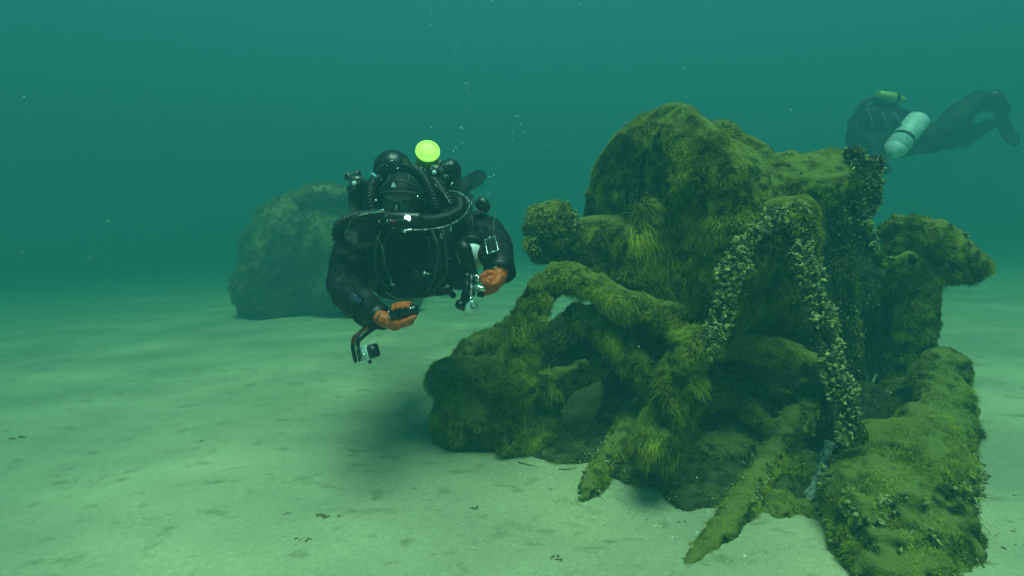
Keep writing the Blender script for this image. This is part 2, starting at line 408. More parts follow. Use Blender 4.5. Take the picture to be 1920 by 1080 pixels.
def mus_matrices(p, n, size):
    N = len(p); z = n * .55 + RNG.normal(0, .6, (N, 3)); z /= np.linalg.norm(z, axis=1)[:, None]
    x = np.cross(z, RNG.normal(0, 1, (N, 3))); x /= np.linalg.norm(x, axis=1)[:, None]; y = np.cross(z, x)
    s = size * (.45 + .85 * RNG.random(N))
    return np.stack([x, y, z], 2) * s[:, None, None], p - n * .006
def joined(name, base, Rm, T, m, parent):
    nv = len(base.vertices); v = np.empty(nv * 3); base.vertices.foreach_get('co', v); v = v.reshape(-1, 3)
    base.calc_loop_triangles(); nt_ = len(base.loop_triangles); tri = np.empty(nt_ * 3, int); base.loop_triangles.foreach_get('vertices', tri); tri = tri.reshape(-1, 3)
    V = np.einsum('nij,vj->nvi', Rm, v) + T[:, None, :]; Tn = (tri[None] + (np.arange(len(T)) * nv)[:, None, None]).reshape(-1)
    me = bpy.data.meshes.new(name); me.vertices.add(len(T) * nv); me.vertices.foreach_set('co', V.ravel())
    k = len(Tn) // 3; me.loops.add(k * 3); me.loops.foreach_set('vertex_index', Tn); me.polygons.add(k)
    me.polygons.foreach_set('loop_start', np.arange(0, 3 * k, 3)); me.polygons.foreach_set('loop_total', np.full(k, 3))
    me.update(calc_edges=True); me.polygons.foreach_set('use_smooth', [True] * k); me.materials.append(m)
    o = link(name, me, None, parent); tag(o, kind='stuff'); return o

class Wreck:
    """a thing overgrown with algae and mussels; parts are real meshes"""
    def __init__(s, name, loc, label, cat, group=None, far=False):
        s.e = empty(name, loc, label, cat, group); s.str = []; s.mus = []; s.far = far
    def part(s, name, fn, vox=.02, amp=.02, scale=9, alg=26000, L=.035, mus=0, msize=.022, smooth=3, m=None, rad=.0009, mthr=None, mup=.8):
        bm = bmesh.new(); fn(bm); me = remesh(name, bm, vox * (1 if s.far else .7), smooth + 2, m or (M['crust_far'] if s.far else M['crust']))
        if amp: displace(me, amp, scale); displace(me, amp * .32, scale * 4.2, 2)
        o = link(name, me, None, s.e)
        if alg: s.str.append(strand_points(*sample(me, alg * (1 if s.far else 1.35)), L if s.far or L > .05 else L * .9, rad if s.far else rad * 1.05))
        if mus:
            p, n = sample(me, mus); k = (fbm(p * 9, 2, 1) > (-.2 if mthr is None else mthr)) & (n[:, 2] < mup)
            s.mus.append((*mus_matrices(p[k], n[k], msize),))
        return o
    def done(s, singles=0):
        if s.str: curves_obj('algae', s.str, M['strand_far'] if s.far else M['strand'], s.e)
        if s.mus:
            Rm = np.concatenate([a for a, b_ in s.mus]); T = np.concatenate([b_ for a, b_ in s.mus])
            if singles:
                # the shells that show largest from in front: near and facing forward
                d = np.linalg.norm(T - np.array([0, 0, CAMH]), axis=1); score = -np.abs(Rm[:, 0, 0]) * 0 + np.linalg.norm(Rm[:, :, 2], axis=1) / d
                idx = np.argsort(-score)[:singles]; rest = np.setdiff1d(np.arange(len(T)), idx)
                for i in idx:
                    o = bpy.data.objects.new('mussel', MUS); C.objects.link(o)
                    mw = Matrix([[*Rm[i, r], T[i, r]] for r in range(3)] + [[0, 0, 0, 1]])
                    o.parent = s.e; o.matrix_parent_inverse = parent_inv(s.e); o.matrix_basis = mw
                Rm, T = Rm[rest], T[rest]
            if len(T): joined('mussel_bed', MUSL, Rm, T, M['mussel'], s.e)

def chain(bm, pts, k=4):
    """pts: (px, py, Y, r) joined by tapered capsules along a smooth path"""
    q = [P(a, b_, c) for a, b_, c, r in pts]; rs = [p[3] for p in pts]; pp = path(q, k); n = len(pp) - 1
    for i in range(n):
        f0, f1 = i / k, (i + 1) / k
        ra = np.interp(f0, range(len(rs)), rs); rb = np.interp(f1, range(len(rs)), rs)
        cap(bm, pp[i], pp[i + 1], float(ra), float(rb), 10)
def G1(x, y): return float(G(x, y)[0])

# ---- the winch
W = Wreck('sunken_winch', (.9, 2.8, G1(.9, 2.8)), 'huge sunken winch under shaggy green algae, rounded drum on top, mussel covered struts in front', 'winch')
ax = Vector((.94, .34, .03)).normalized()
c1 = P(1228, 455, 2.85); c2 = P(1340, 480, 3.0)
def flange_a(bm):
    cyl(bm, c1 - ax * .13, c1 + ax * .11, .7, .69, 44, .1)
    ell(bm, P(1275, 470, 2.62), (.13, .1, .26)); ell(bm, P(1190, 500, 2.58), (.1, .1, .22)); ell(bm, P(1310, 400, 2.72), (.12, .12, .2))
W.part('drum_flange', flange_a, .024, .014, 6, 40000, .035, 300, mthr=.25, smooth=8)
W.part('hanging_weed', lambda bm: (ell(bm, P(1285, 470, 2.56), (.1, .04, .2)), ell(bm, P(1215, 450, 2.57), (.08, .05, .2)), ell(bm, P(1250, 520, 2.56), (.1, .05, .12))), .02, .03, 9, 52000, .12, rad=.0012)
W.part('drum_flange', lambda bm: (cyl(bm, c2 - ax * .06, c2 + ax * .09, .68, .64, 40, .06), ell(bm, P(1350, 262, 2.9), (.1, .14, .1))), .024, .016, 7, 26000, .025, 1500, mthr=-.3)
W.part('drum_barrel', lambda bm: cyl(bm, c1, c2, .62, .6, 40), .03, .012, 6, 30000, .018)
# knob at the left end of the shaft
W.part('shaft_end', lambda bm: (ell(bm, P(1040, 430, 3.0), (.16, .15, .18)), cap(bm, P(1045, 440, 3.05), P(1020, 455, 3.0), .14, .11)), .02, .025, 11, 22000, .025, 5000, mthr=-.5)
W.part('shaft', lambda bm: cap(bm, P(1060, 455, 3.05), P(1180, 470, 3.05), .12, .26), .022, .02, 9, 26000, .03)
# top casing between the drum and the end plate
def casing(bm):
    a = P(1370, 330, 3.0); b_ = P(1590, 322, 2.72)
    rz = math.atan2((b_ - a).y, (b_ - a).x)
    box(bm, (a + b_) / 2 + Vector((0, .1, .0)), ((b_ - a).length + .12, .55, .17), Quaternion((0, 0, 1), rz), .06)
    chain(bm, [(1380, 338, 2.8, .13), (1480, 338, 2.72, .14), (1580, 336, 2.66, .12)]); chain(bm, [(1380, 350, 2.7, .13), (1480, 350, 2.62, .14), (1575, 345, 2.56, .11)])
    chain(bm, [(1370, 370, 2.72, .12), (1440, 365, 2.6, .115), (1520, 365, 2.5, .1), (1585, 345, 2.5, .07)])
    chain(bm, [(1370, 430, 2.6, .11), (1430, 410, 2.45, .1), (1500, 400, 2.33, .08)])
    ell(bm, P(1390, 410, 2.62), (.14, .1, .16)); ell(bm, P(1335, 430, 2.72), (.12, .1, .22)); ell(bm, P(1465, 300, 2.9), (.09, .1, .04)); ell(bm, P(1545, 296, 2.75), (.1, .1, .035))
W.part('top_casing', casing, .024, .014, 8, 34000, .028, 700, mthr=.25, smooth=8)
W.part('back_casing', lambda bm: (box(bm, P(1480, 490, 3.45), (.95, .35, .95), None, .1), ell(bm, P(1330, 600, 3.35), (.3, .2, .35)), ell(bm, P(1625, 600, 3.1), (.16, .2, .42)), ell(bm, P(1500, 650, 3.35), (.45, .2, .3)), ell(bm, P(1110, 720, 3.3), (.4, .2, .25)), ell(bm, P(1130, 660, 3.4), (.4, .2, .32)), ell(bm, P(1050, 740, 3.3), (.32, .2, .22)), ell(bm, P(1220, 650, 3.35), (.35, .2, .34))), .035, .04, 6, 4000, .03, 900, m=M['crust_dark'])  # infill behind the gaps, coloured dark to paint the shade of the recess
# end plate with its curved foot rail
pn = Vector((.93, -.1, 0)).normalized()
def end_plate(bm):
    chain(bm, [(1598, 288, 2.5, .035), (1604, 300, 2.5, .042), (1610, 360, 2.48, .045), (1614, 420, 2.47, .042), (1630, 460, 2.45, .035)], 3)
    box(bm, P(1607, 350, 2.62), (.08, .36, .27), Quaternion((0, 0, 1), R(-8)), .02)
W.part('end_plate', end_plate, .016, .014, 14, 9000, .015, 5200, mthr=-.8, m=M['crust_dark'])
W.part('foot_rail', lambda bm: chain(bm, [(1618, 420, 2.46, .03), (1632, 462, 2.44, .028), (1660, 490, 2.42, .03), (1705, 488, 2.45, .035)], 4), .014, .012, 16, 26000, .018, 1200)
# the two front struts, thick with mussels
W.part('strut', lambda bm: chain(bm, [(1500, 400, 2.28, .04), (1440, 415, 2.22, .04), (1398, 455, 2.17, .038), (1370, 520, 2.13, .04), (1350, 590, 2.1, .038), (1325, 665, 2.06, .036)], 3), .015, .018, 14, 14000, .024, 12000, .025, mthr=-.6, m=M['crust_dark'])
W.part('strut', lambda bm: chain(bm, [(1490, 405, 2.28, .05), (1505, 480, 2.2, .045), (1528, 560, 2.13, .04), (1552, 640, 2.07, .036), (1578, 730, 2.0, .036), (1608, 815, 1.93, .035)], 3), .015, .018, 14, 13000, .022, 12000, .026, mthr=-.6, m=M['crust_dark'])
W.part('web_plate', lambda bm: (chain(bm, [(1440, 440, 2.25, .05), (1420, 480, 2.22, .045), (1400, 540, 2.2, .03)]), ell(bm, P(1490, 425, 2.24), (.07, .06, .08))), .016, .02, 12, 14000, .045, 2500, mthr=-.1, m=M['crust_dark'])  # mussel base, its dark colour also painting the shade under the struts
W.part('inner_strut', lambda bm: chain(bm, [(1560, 380, 2.5, .05), (1580, 480, 2.5, .05), (1590, 600, 2.5, .05), (1600, 700, 2.5, .06)], 3), .018, .02, 12, 16000, .025, 2500, m=M['crust_dark'])  # coloured dark so that the recess reads as shaded
# bent pipes
W.part('bent_pipe', lambda bm: chain(bm, [(962, 720, 2.5, 0.0697), (980, 640, 2.5, 0.0656), (1003, 565, 2.5, 0.0697), (1045, 522, 2.5, 0.0738), (1100, 530, 2.48, 0.0697), (1160, 560, 2.45, 0.0697), (1230, 588, 2.42, 0.0697), (1320, 605, 2.4, 0.0656)], 3), .018, .015, 13, 42000, .042, 1000, mthr=.1)
W.part('bent_pipe', lambda bm: chain(bm, [(1085, 590, 2.55, 0.0574), (1130, 625, 2.5, 0.0697), (1190, 675, 2.45, 0.0697), (1235, 740, 2.42, 0.0615)], 3), .018, .015, 13, 40000, .04, 1000, mthr=.1)
W.part('pipe', lambda bm: chain(bm, [(1140, 610, 2.75, 0.0492), (1200, 650, 2.7, 0.0492), (1260, 690, 2.7, 0.0492), (1300, 760, 2.7, 0.0492)], 3), .018, .013, 13, 30000, .035, 1000)
W.part('shaggy_post', lambda bm: chain(bm, [(1300, 640, 2.14, 0.0602), (1283, 690, 2.14, 0.0774), (1262, 740, 2.15, 0.0731), (1250, 790, 2.15, 0.0688), (1232, 828, 2.12, 0.0817)], 3), .018, .016, 12, 52000, .055, 700, mthr=.2)
W.part('pipe', lambda bm: (chain(bm, [(1165, 560, 2.7, 0.0410), (1240, 620, 2.75, 0.0451), (1320, 690, 2.8, 0.0451)], 3)), .018, .013, 13, 30000, .035, 900)
W.part('pipe', lambda bm: (chain(bm, [(1050, 735, 2.6, 0.0410), (1120, 690, 2.6, 0.0451), (1200, 650, 2.6, 0.0451)], 3)), .018, .013, 13, 30000, .035, 1200)
W.part('pipe', lambda bm: (chain(bm, [(1290, 770, 2.5, 0.0451), (1370, 735, 2.55, 0.0492), (1450, 740, 2.6, 0.0492), (1540, 790, 2.5, 0.0492)], 3)), .018, .013, 13, 30000, .035, 1200)
W.part('pipe', lambda bm: (chain(bm, [(1320, 700, 2.6, 0.0492), (1400, 760, 2.5, 0.0451), (1470, 820, 2.4, 0.0451)], 3)), .018, .013, 13, 30000, .035, 1200)
W.part('cross_beam', lambda bm: chain(bm, [(1340, 640, 2.45, 0.0595), (1420, 650, 2.45, 0.0638), (1480, 665, 2.42, 0.0595), (1560, 700, 2.4, 0.0553)], 3), .02, .018, 12, 26000, .035, 1800, mthr=.1)
W.part('inner_pipe', lambda bm: chain(bm, [(1530, 720, 2.5, .06), (1500, 790, 2.4, .06), (1455, 870, 2.3, .055), (1420, 930, 2.2, .05)], 3), .018, .02, 12, 24000, .02, 1500)
W.part('bed_frame', lambda bm: (box(bm, P(1380, 730, 3.25), (1.4, .4, .3), Quaternion((0, 0, 1), R(-5)), .08), ell(bm, P(1590, 770, 2.5), (.2, .25, .2))), .035, .05, 6, 3500, .03, 700, m=M['crust_dark'])  # dark colour paints the recess shade behind the pipes
W.part('silt_mound', lambda bm: (ell(bm, P(1420, 800, 2.62), (.25, .15, .07)), ell(bm, P(1380, 815, 2.6), (.2, .15, .05))), .02, .02, 10, 22000, .015, 900, m=M['silt'])
W.part('weed_mat', lambda bm: (ell(bm, P(1490, 950, 2.02), (.17, .14, .07)), ell(bm, P(1450, 900, 2.2), (.17, .14, .07)), ell(bm, P(1540, 900, 2.1), (.12, .14, .1))), .018, .03, 10, 34000, .035, 1400, mthr=.1)
def carpet(bm):
    for x, y, rx, ry, h in ((.35, 2.75, .4, .35, .09), (.75, 2.75, .45, .4, .1), (1.15, 2.7, .4, .45, .1), (.6, 2.35, .22, .16, .06), (.95, 2.3, .25, .2, .07), (1.2, 2.2, .2, .25, .08), (1.5, 2.8, .3, .4, .09), (0, 3.0, .4, .3, .08), (.8, 2.15, .16, .12, .05)):
        ell(bm, (x, y, G1(x, y) - .01), (rx, ry, h), None, 20)
W.part('weed_carpet', carpet, .022, .028, 9, 9000, .035, 2200, mthr=.0, m=M['carpet'])
W.done(300)

# ---- pieces lying round it
B = Wreck('overgrown_block', (P(930, 850, 2.6).x, 2.9, G1(-.1, 2.9)), 'low algae covered block at the left foot of the winch beneath the bent pipe', 'wreck piece')
def blk(bm):
    chain(bm, [(905, 780, 2.75, .2), (960, 790, 2.65, .17), (1010, 800, 2.6, .12)], 2)
    ell(bm, P(870, 720, 2.9), (.2, .2, .13)); ell(bm, P(950, 720, 2.75), (.22, .2, .12)); ell(bm, P(868, 790, 2.8), (.18, .15, .17))
    chain(bm, [(985, 730, 2.55, .06), (1040, 705, 2.5, .06), (1085, 685, 2.5, .055)], 2)
    ell(bm, P(920, 660, 3.5), (.22, .2, .13)); chain(bm, [(870, 700, 3.4, .12), (960, 630, 3.4, .12)], 2)
B.part('block', blk, .026, .045, 7, 38000, .045, 600, mthr=.15)
B.part('back_lump', lambda bm: chain(bm, [(1000, 690, 2.95, .12), (1040, 630, 2.95, .1), (1075, 600, 2.95, .08)], 2), .02, .02, 10, 8000, .03, m=M['crust_dark'])  # filler behind the gap, its dark colour standing in for shade
B.done()

V = Wreck('overgrown_drum', (P(1700, 1000, 1.95).x, 1.95, G1(1.4, 1.95)), 'large bulging drum in the right foreground, olive algae on top, folds of weed in front', 'wreck piece')
def frontdrum(bm):
    a = P(1645, 950, 1.82); b_ = P(1715, 890, 2.12)
    cap(bm, a, b_, .18, .18, 20)
    ell(bm, P(1700, 860, 1.98), (.19, .24, .13)); ell(bm, P(1690, 1000, 1.76), (.21, .16, .14)); ell(bm, P(1600, 975, 1.82), (.09, .14, .14)); ell(bm, P(1745, 980, 1.82), (.11, .15, .17))
    ell(bm, P(1695, 1060, 1.62), (.2, .13, .12)); ell(bm, P(1605, 1050, 1.68), (.08, .12, .12)); ell(bm, P(1770, 1040, 1.7), (.07, .1, .11))
    ell(bm, P(1640, 830, 2.08), (.13, .16, .09)); ell(bm, P(1700, 1080, 1.52), (.16, .08, .07))
    ell(bm, P(1722, 1005, 1.6), (.075, .05, .045)); chain(bm, [(1600, 1050, 1.6, .026), (1640, 1015, 1.58, .026), (1685, 1008, 1.56, .024)], 2); chain(bm, [(1600, 925, 1.7, .026), (1628, 975, 1.64, .026), (1652, 930, 1.68, .024)], 2)
V.part('drum_shell', frontdrum, .02, .03, 8, 46000, .036, 10000, .034, mthr=-.1, mup=.25)
V.part('neck', lambda bm: chain(bm, [(1765, 690, 2.45, .1), (1770, 740, 2.35, .1), (1760, 800, 2.2, .12), (1735, 850, 2.05, .15)], 3), .02, .025, 10, 34000, .03)
V.done()

E = Wreck('elbow_pipe', (P(1700, 740, 2.65).x, 2.65, G1(1.9, 2.65)), 'thick upright pipe with a shaggy elbow pointing right, at the right end of the winch', 'wreck piece')
E.part('upright', lambda bm: chain(bm, [(1705, 470, 2.6, .1), (1712, 540, 2.6, .105), (1705, 620, 2.6, .1), (1692, 690, 2.6, .1), (1675, 770, 2.55, .1)], 3), .02, .016, 12, 38000, .04, 900, mthr=.3)
E.part('elbow', lambda bm: chain(bm, [(1690, 440, 2.65, .09), (1740, 450, 2.6, .12), (1780, 480, 2.55, .11), (1822, 500, 2.5, .085)], 3), .02, .03, 10, 36000, .04, 900, mthr=.1)
E.done()

def spike(label, pts, **k):
    x = P(*pts[0][:3]); o = Wreck('broken_beam', (x.x, x.y, G1(x.x, x.y)), label, 'beam', 'broken beams propped on the sand')
    o.part('beam', lambda bm: chain(bm, pts, 3), .013, .012, 15, 34000, .035, 2600, mthr=.05); o.done()
spike('short tapering weedy beam with its tip in the sand left of the shaggy post', [(1200, 770, 2.55, .06), (1162, 830, 2.4, .068), (1125, 885, 2.27, .058), (1098, 925, 2.17, .038), (1080, 952, 2.11, .018)])
spike('long tapering weedy beam slanting down to the bottom edge beside the front drum', [(1490, 780, 2.4, .05), (1445, 860, 2.2, .055), (1400, 930, 2.02, .055), (1355, 1000, 1.83, .048), (1318, 1038, 1.72, .036), (1282, 1066, 1.635, .016)])
L = Wreck('fallen_plate', P(1090, 820, 2.7), 'silted triangular metal plate leaning under the pipes left of the shaggy post', 'plate')
def plate(bm):
    q = [P(1035, 790, 2.75), P(1105, 825, 2.6), P(1135, 740, 2.8), P(1120, 680, 3.0)]; n = (q[1] - q[0]).cross(q[3] - q[0]).normalized() * .02
    f = [bm.verts.new(v - n) for v in q]; g_ = [bm.verts.new(v + n) for v in q]
    bm.faces.new(f[::-1]); bm.faces.new(g_)
    for i in range(4): bm.faces.new((f[i], f[(i + 1) % 4], g_[(i + 1) % 4], g_[i]))
L.part('plate', plate, .013, .01, 14, 9000, .008, m=M['silt'])
L.done()
K = Wreck('weedy_boulder', P(1350, 860, 2.35), 'rounded lump of algae and mussels between the shaggy post and the long beam', 'boulder')
K.part('boulder', lambda bm: (ell(bm, P(1355, 855, 2.4), (.14, .13, .1)), ell(bm, P(1430, 850, 2.5), (.2, .16, .08)), ell(bm, P(1500, 900, 2.2), (.12, .12, .1))), .018, .03, 11, 26000, .02, 2500, mthr=0)
K.done()
pp = tubeo('pale_pipe', None, M['pale'], [P(1556, 830, 2.1), P(1545, 865, 2.06), P(1530, 905, 2.02), P(1512, 945, 1.98)], lambda i, n_: .02 + .003 * math.sin(i * 1.3), 12)
tag(pp, 'thin pale bare pipe stub leaning just left of the big front drum', 'pipe')
me = pp.data; displace(me, .004, 40)

# ---- second wreck in the distance
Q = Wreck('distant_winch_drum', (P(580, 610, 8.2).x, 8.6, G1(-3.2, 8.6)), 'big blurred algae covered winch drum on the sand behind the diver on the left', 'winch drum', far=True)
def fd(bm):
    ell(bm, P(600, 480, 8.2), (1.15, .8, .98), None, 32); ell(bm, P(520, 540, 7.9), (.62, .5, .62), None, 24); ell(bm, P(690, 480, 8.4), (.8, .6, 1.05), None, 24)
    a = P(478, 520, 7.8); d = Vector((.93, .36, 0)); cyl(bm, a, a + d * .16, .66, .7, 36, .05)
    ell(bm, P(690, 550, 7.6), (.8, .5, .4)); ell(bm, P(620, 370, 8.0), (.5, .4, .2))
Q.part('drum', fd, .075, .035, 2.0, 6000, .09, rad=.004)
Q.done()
# ------------------------------------------------------------------ the diver
def bend(m): return m
DV = P(770, 470, 2.6)
bm = bmesh.new()
# head, tilted back a little to look at the camera, inside the suit's hood
HC = P(753, 385, 2.34)
ell(bm, HC, (.088, .1, .12)); ell(bm, HC + Vector((0, -.045, -.055)), (.06, .055, .055))
cap(bm, HC + Vector((0, -.095, .012)), HC + Vector((0, -.108, -.012)), .01, .016, 8)            # nose
for sx in (-1, 1): cap(bm, HC + Vector((.02 * sx, -.088, .03)), HC + Vector((.055 * sx, -.078, .03)), .012, .009, 8)   # brow
def body(L): 
    for a, b_ in zip(L, L[1:]): cap(bm, P(*a[:3]), P(*b_[:3]), a[3], b_[3], 16)
body([(753, 420, 2.42, .075), (765, 450, 2.62, .12)])                                          # neck
body([(715, 450, 2.62, .155), (830, 450, 2.66, .155)])                                         # shoulders
body([(730, 495, 2.6, .15), (825, 490, 2.62, .15)])                                            # chest
body([(775, 490, 2.65, .17), (785, 500, 2.95, .17), (790, 485, 3.2, .165)])                   # belly to pelvis
body([(745, 500, 3.2, .12), (740, 470, 3.65, .085), (742, 440, 3.95, .065), (748, 425, 4.1, .055)])
body([(830, 485, 3.2, .12), (850, 445, 3.6, .085), (866, 400, 3.9, .065), (876, 375, 4.05, .055)])
body([(690, 450, 2.6, .11), (655, 490, 2.5, .095), (648, 535, 2.38, .088)])                    # right upper arm
body([(648, 535, 2.38, .09), (668, 565, 2.28, .08), (692, 588, 2.18, .062), (706, 596, 2.13, .05)])   # right forearm
body([(870, 430, 2.62, .1), (905, 435, 2.5, .09), (925, 455, 2.4, .085)])                      # left upper arm
body([(925, 455, 2.4, .085), (932, 480, 2.28, .072), (936, 502, 2.2, .055)])                   # left forearm
me = remesh('person', bm, .011, 5)
displace(me, .012, 13, 3); displace(me, .006, 34, 2)
me.materials.clear(); me.materials.append(M['black']); me.materials.append(M['skin'])
for p in me.polygons:
    c = p.center - HC
    if c.y < -.03 and abs(c.x) < .075 and -.07 < c.z < .055: p.material_index = 1
person = link('person', me)
tag(person, 'diver in a black drysuit facing the camera, holding a torch, orange gloves', 'person')
for sx in (-1, 1):
    simple('eye', person, M['rubber'], lambda bm: ell(bm, HC + Vector((.032 * sx, -.088, .012)), (.011, .006, .005), None, 12))
    for k in (0, 1): tubeo('harness_webbing', person, M['webbing'], [P(772 + sx * (38 + 20 * k), 432, 2.36), P(770 + sx * (52 + 14 * k), 470, 2.32), P(772 + sx * (44 + 20 * k), 515, 2.33), P(772 + sx * (30 + 10 * k), 545, 2.38)], .006, 8)
# hood with a face opening
def hood(bm):
    ell(bm, HC + Vector((0, .01, .006)), (.1, .112, .137), None, 40)
    kill = [f for f in bm.faces if (lambda c: c.y < -.02 and abs(c.x) < .078 and -.1 < c.z < .045)(f.calc_center_median() - HC)]
    bmesh.ops.delete(bm, geom=kill, context='FACES')
hd = hood_o = simple('hood', person, M['black'], hood); sm = hd.modifiers.new('thick', 'SOLIDIFY'); sm.thickness = .006
def onhood(x, z, k=1.03):
    rx, ry, rz = .1 * k, .112 * k, .137 * k; q = max(0, 1 - (x / rx) ** 2 - (z / rz) ** 2)
    return HC + Vector((x, .01 - ry * math.sqrt(q), z + .006))
tubeo('hood_seam', hood_o, M['seam'], [onhood(-.09 + .18 * i / 10, .062 + .034 * math.sin(pi * i / 10)) for i in range(11)], .0014, 6, 3)
for sx in (-.042, .042): tubeo('hood_seam', hood_o, M['seam'], [onhood(sx, .093 + .01 * i) for i in range(4)], .0013, 6, 3)
tubeo('hood_edge', hood_o, M['seam'], [onhood(-.088 + .176 * i / 10, .04 + .012 * math.sin(pi * i / 10)) for i in range(11)], .0016, 6, 3)
def emblem(bm):
    c = onhood(-.014, .075, 1.05); w_ = .011
    q = [(-w_, -.01), (w_, -.01), (0, .013)]
    f = [bm.verts.new(c + Vector((x, 0, z))) for x, z in q]; h = [bm.verts.new(c + Vector((x, .008, z))) for x, z in q]
    bm.faces.new(f); bm.faces.new(h[::-1])
    for i in range(3): bm.faces.new((f[i], h[i], h[(i + 1) % 3], f[(i + 1) % 3]))
simple('triangle_emblem', hood_o, M['reflect'], emblem, False)
simple('emblem_base', hood_o, M['plastic'], lambda bm: tube(bm, [onhood(-.027, .063, 1.045), onhood(-.001, .063, 1.045)], .0016, 6, 2))
# mask
mk = empty('diving_mask', HC + Vector((0, -.1, 0)), 'black framed diving mask over the near diver\'s face', 'diving mask')
MC = HC + Vector((0, -.105, .005))
def skirt(bm):
    n = 36; rings = []
    for (sc_, y) in ((1.0, .03), (1.06, .0), (1.03, -.018), (.92, -.022), (.88, -.012), (.9, .02)):
        L = []
        for i in range(n):
            a = 2 * pi * i / n; x = .079 * abs(math.cos(a)) ** .6 * (1 if math.cos(a) > 0 else -1); z = .046 * abs(math.sin(a)) ** .6 * (1 if math.sin(a) > 0 else -1)
            L.append(bm.verts.new(MC + Vector((x * sc_, y + 1.6 * x * x * 2, z * sc_))))
        rings.append(L)
    for A, B_ in zip(rings, rings[1:] + rings[:1]):
        for i in range(n): bm.faces.new((A[i], A[(i + 1) % n], B_[(i + 1) % n], B_[i]))
simple('mask_frame', mk, M['rubber'], skirt)
def lens(bm):
    n = 36; c = bm.verts.new(MC + Vector((0, -.013, 0))); L = []
    for i in range(n):
        a = 2 * pi * i / n; x = .071 * abs(math.cos(a)) ** .6 * (1 if math.cos(a) > 0 else -1); z = .041 * abs(math.sin(a)) ** .6 * (1 if math.sin(a) > 0 else -1)
        L.append(bm.verts.new(MC + Vector((x, -.013 + 1.6 * x * x * 2, z))))
    for i in range(n): bm.faces.new((c, L[i], L[(i + 1) % n]))
simple('nose_pocket', mk, M['rubber'], lambda bm: cap(bm, MC + Vector((0, .0, -.012)), MC + Vector((0, -.012, -.036)), .014, .02, 12))
simple('lens', mk, M['glass'], lens)
for sx in (-1, 1):
    simple('strap_buckle', mk, M['metal'], lambda bm: box(bm, MC + Vector((.087 * sx, .012, .018 + .008 * sx)), (.012, .01, .009), None, .002))
    tubeo('mask_strap', mk, M['rubber'], [MC + Vector((.085 * sx, .02, .012)), MC + Vector((.104 * sx, .08, .015)), MC + Vector((.09 * sx, .16, .02))], .006, 8)

# ---- breathing apparatus
RB = empty('rebreather', P(760, 330, 2.7), 'black rebreather on the near diver\'s back with ribbed hoses looping round his head', 'rebreather')
def dome(bm):
    a = P(737, 318, 2.62); b_ = P(750, 420, 3.1)
    cap(bm, a, b_, .095, .1, 28)
simple('scrubber_dome', RB, M['plastic'], dome)
tubeo('dome_rim', RB, M['seam'], [P(703, 322, 2.5), P(712, 312, 2.49), P(722, 308, 2.49)], .0022); tubeo('dome_rim', RB, M['seam'], [P(754, 306, 2.49), P(766, 309, 2.49), P(772, 316, 2.5)], .0022)
for x, y in ((733, 302), (741, 302), (743, 308), (726, 311)):
    simple('rivet', RB, M['metal'], lambda bm: ell(bm, P(x, y, 2.515), (.0035, .003, .0035), None, 8))
simple('rivet', RB, M['metal'], lambda bm: ell(bm, P(745, 316, 2.5), (.009, .004, .004), None, 8))
simple('back_unit', RB, M['black'], lambda bm: box(bm, P(765, 385, 2.95), (.42, .55, .26), Quaternion((1, 0, 0), R(-12)), .07))
simple('side_cylinder', RB, M['plastic'], lambda bm: cap(bm, P(845, 318, 2.78), P(850, 400, 3.2), .055, .06, 24))
# yellow capped canister and its lit cap
a, b_ = P(802, 283, 2.6), P(800, 340, 2.83)
yc = empty('yellow_canister', b_, 'cylinder with a glowing yellow round cap above the diver\'s left shoulder', 'canister')
simple('canister_body', yc, M['yellow'], lambda bm: cyl(bm, a + (b_ - a) * .04, b_, .054, .054, 36, .004))
dn_ = (a - b_).normalized()
lc = simple('lit_cap', yc, M['yellow_lamp'], lambda bm: cyl(bm, a + (b_ - a) * .03, a + dn_ * .012, .058, .056, 40, .005))
u_, v_ = frame(dn_)
tubeo('cap_ring', lc, M['yellow'], [a + dn_ * .0125 + (u_ * math.cos(i * pi / 12) + v_ * math.sin(i * pi / 12)) * .042 for i in range(25)], .0015, 6, 2)
# speckled valves
def valve(x, y, Y, sx):
    def f(bm):
        c = P(x, y, Y); cap(bm, c, c + Vector((0, .12, -.02)), .036, .034, 16); box(bm, c + Vector((-.012 * sx, .04, .04)), (.03, .04, .04), Quaternion((0, 1, 0), .5), .006)
        cyl(bm, c + Vector((-.03 * sx, .03, .02)), c + Vector((-.062 * sx, .03, .035)), .018, .02, 12, .003); cyl(bm, c + Vector((-.02 * sx, .02, -.02)), c + Vector((-.055 * sx, .02, -.03)), .015, .017, 12, .003)
    vv = simple('valve', RB, M['steel'], f)
    simple('valve_stud', vv, M['reflect'], lambda bm: ell(bm, P(x - 2, y + 3, Y) + Vector((0, -.034, 0)), (.012, .006, .011), None, 10))
valve(670, 342, 2.52, 1)
valve(818, 322, 2.58, -1)
simple('cylinder', RB, M['plastic'], lambda bm: cap(bm, P(676, 372, 2.6), P(690, 430, 3.1), .06, .065, 20))
# counterlungs on the chest
simple('counterlung', RB, M['black'], lambda bm: (cap(bm, P(705, 440, 2.45), P(715, 505, 2.42), .085, .07, 18)))
simple('counterlung', RB, M['black'], lambda bm: (cap(bm, P(835, 435, 2.47), P(825, 500, 2.42), .085, .07, 18)))
simple('harness', RB, M['black'], lambda bm: (cap(bm, P(740, 535, 2.45), P(830, 530, 2.45), .07, .06, 16), cap(bm, P(870, 500, 2.42), P(860, 530, 2.4), .05, .035), cap(bm, P(720, 545, 2.4), P(770, 552, 2.42), .035, .03)))
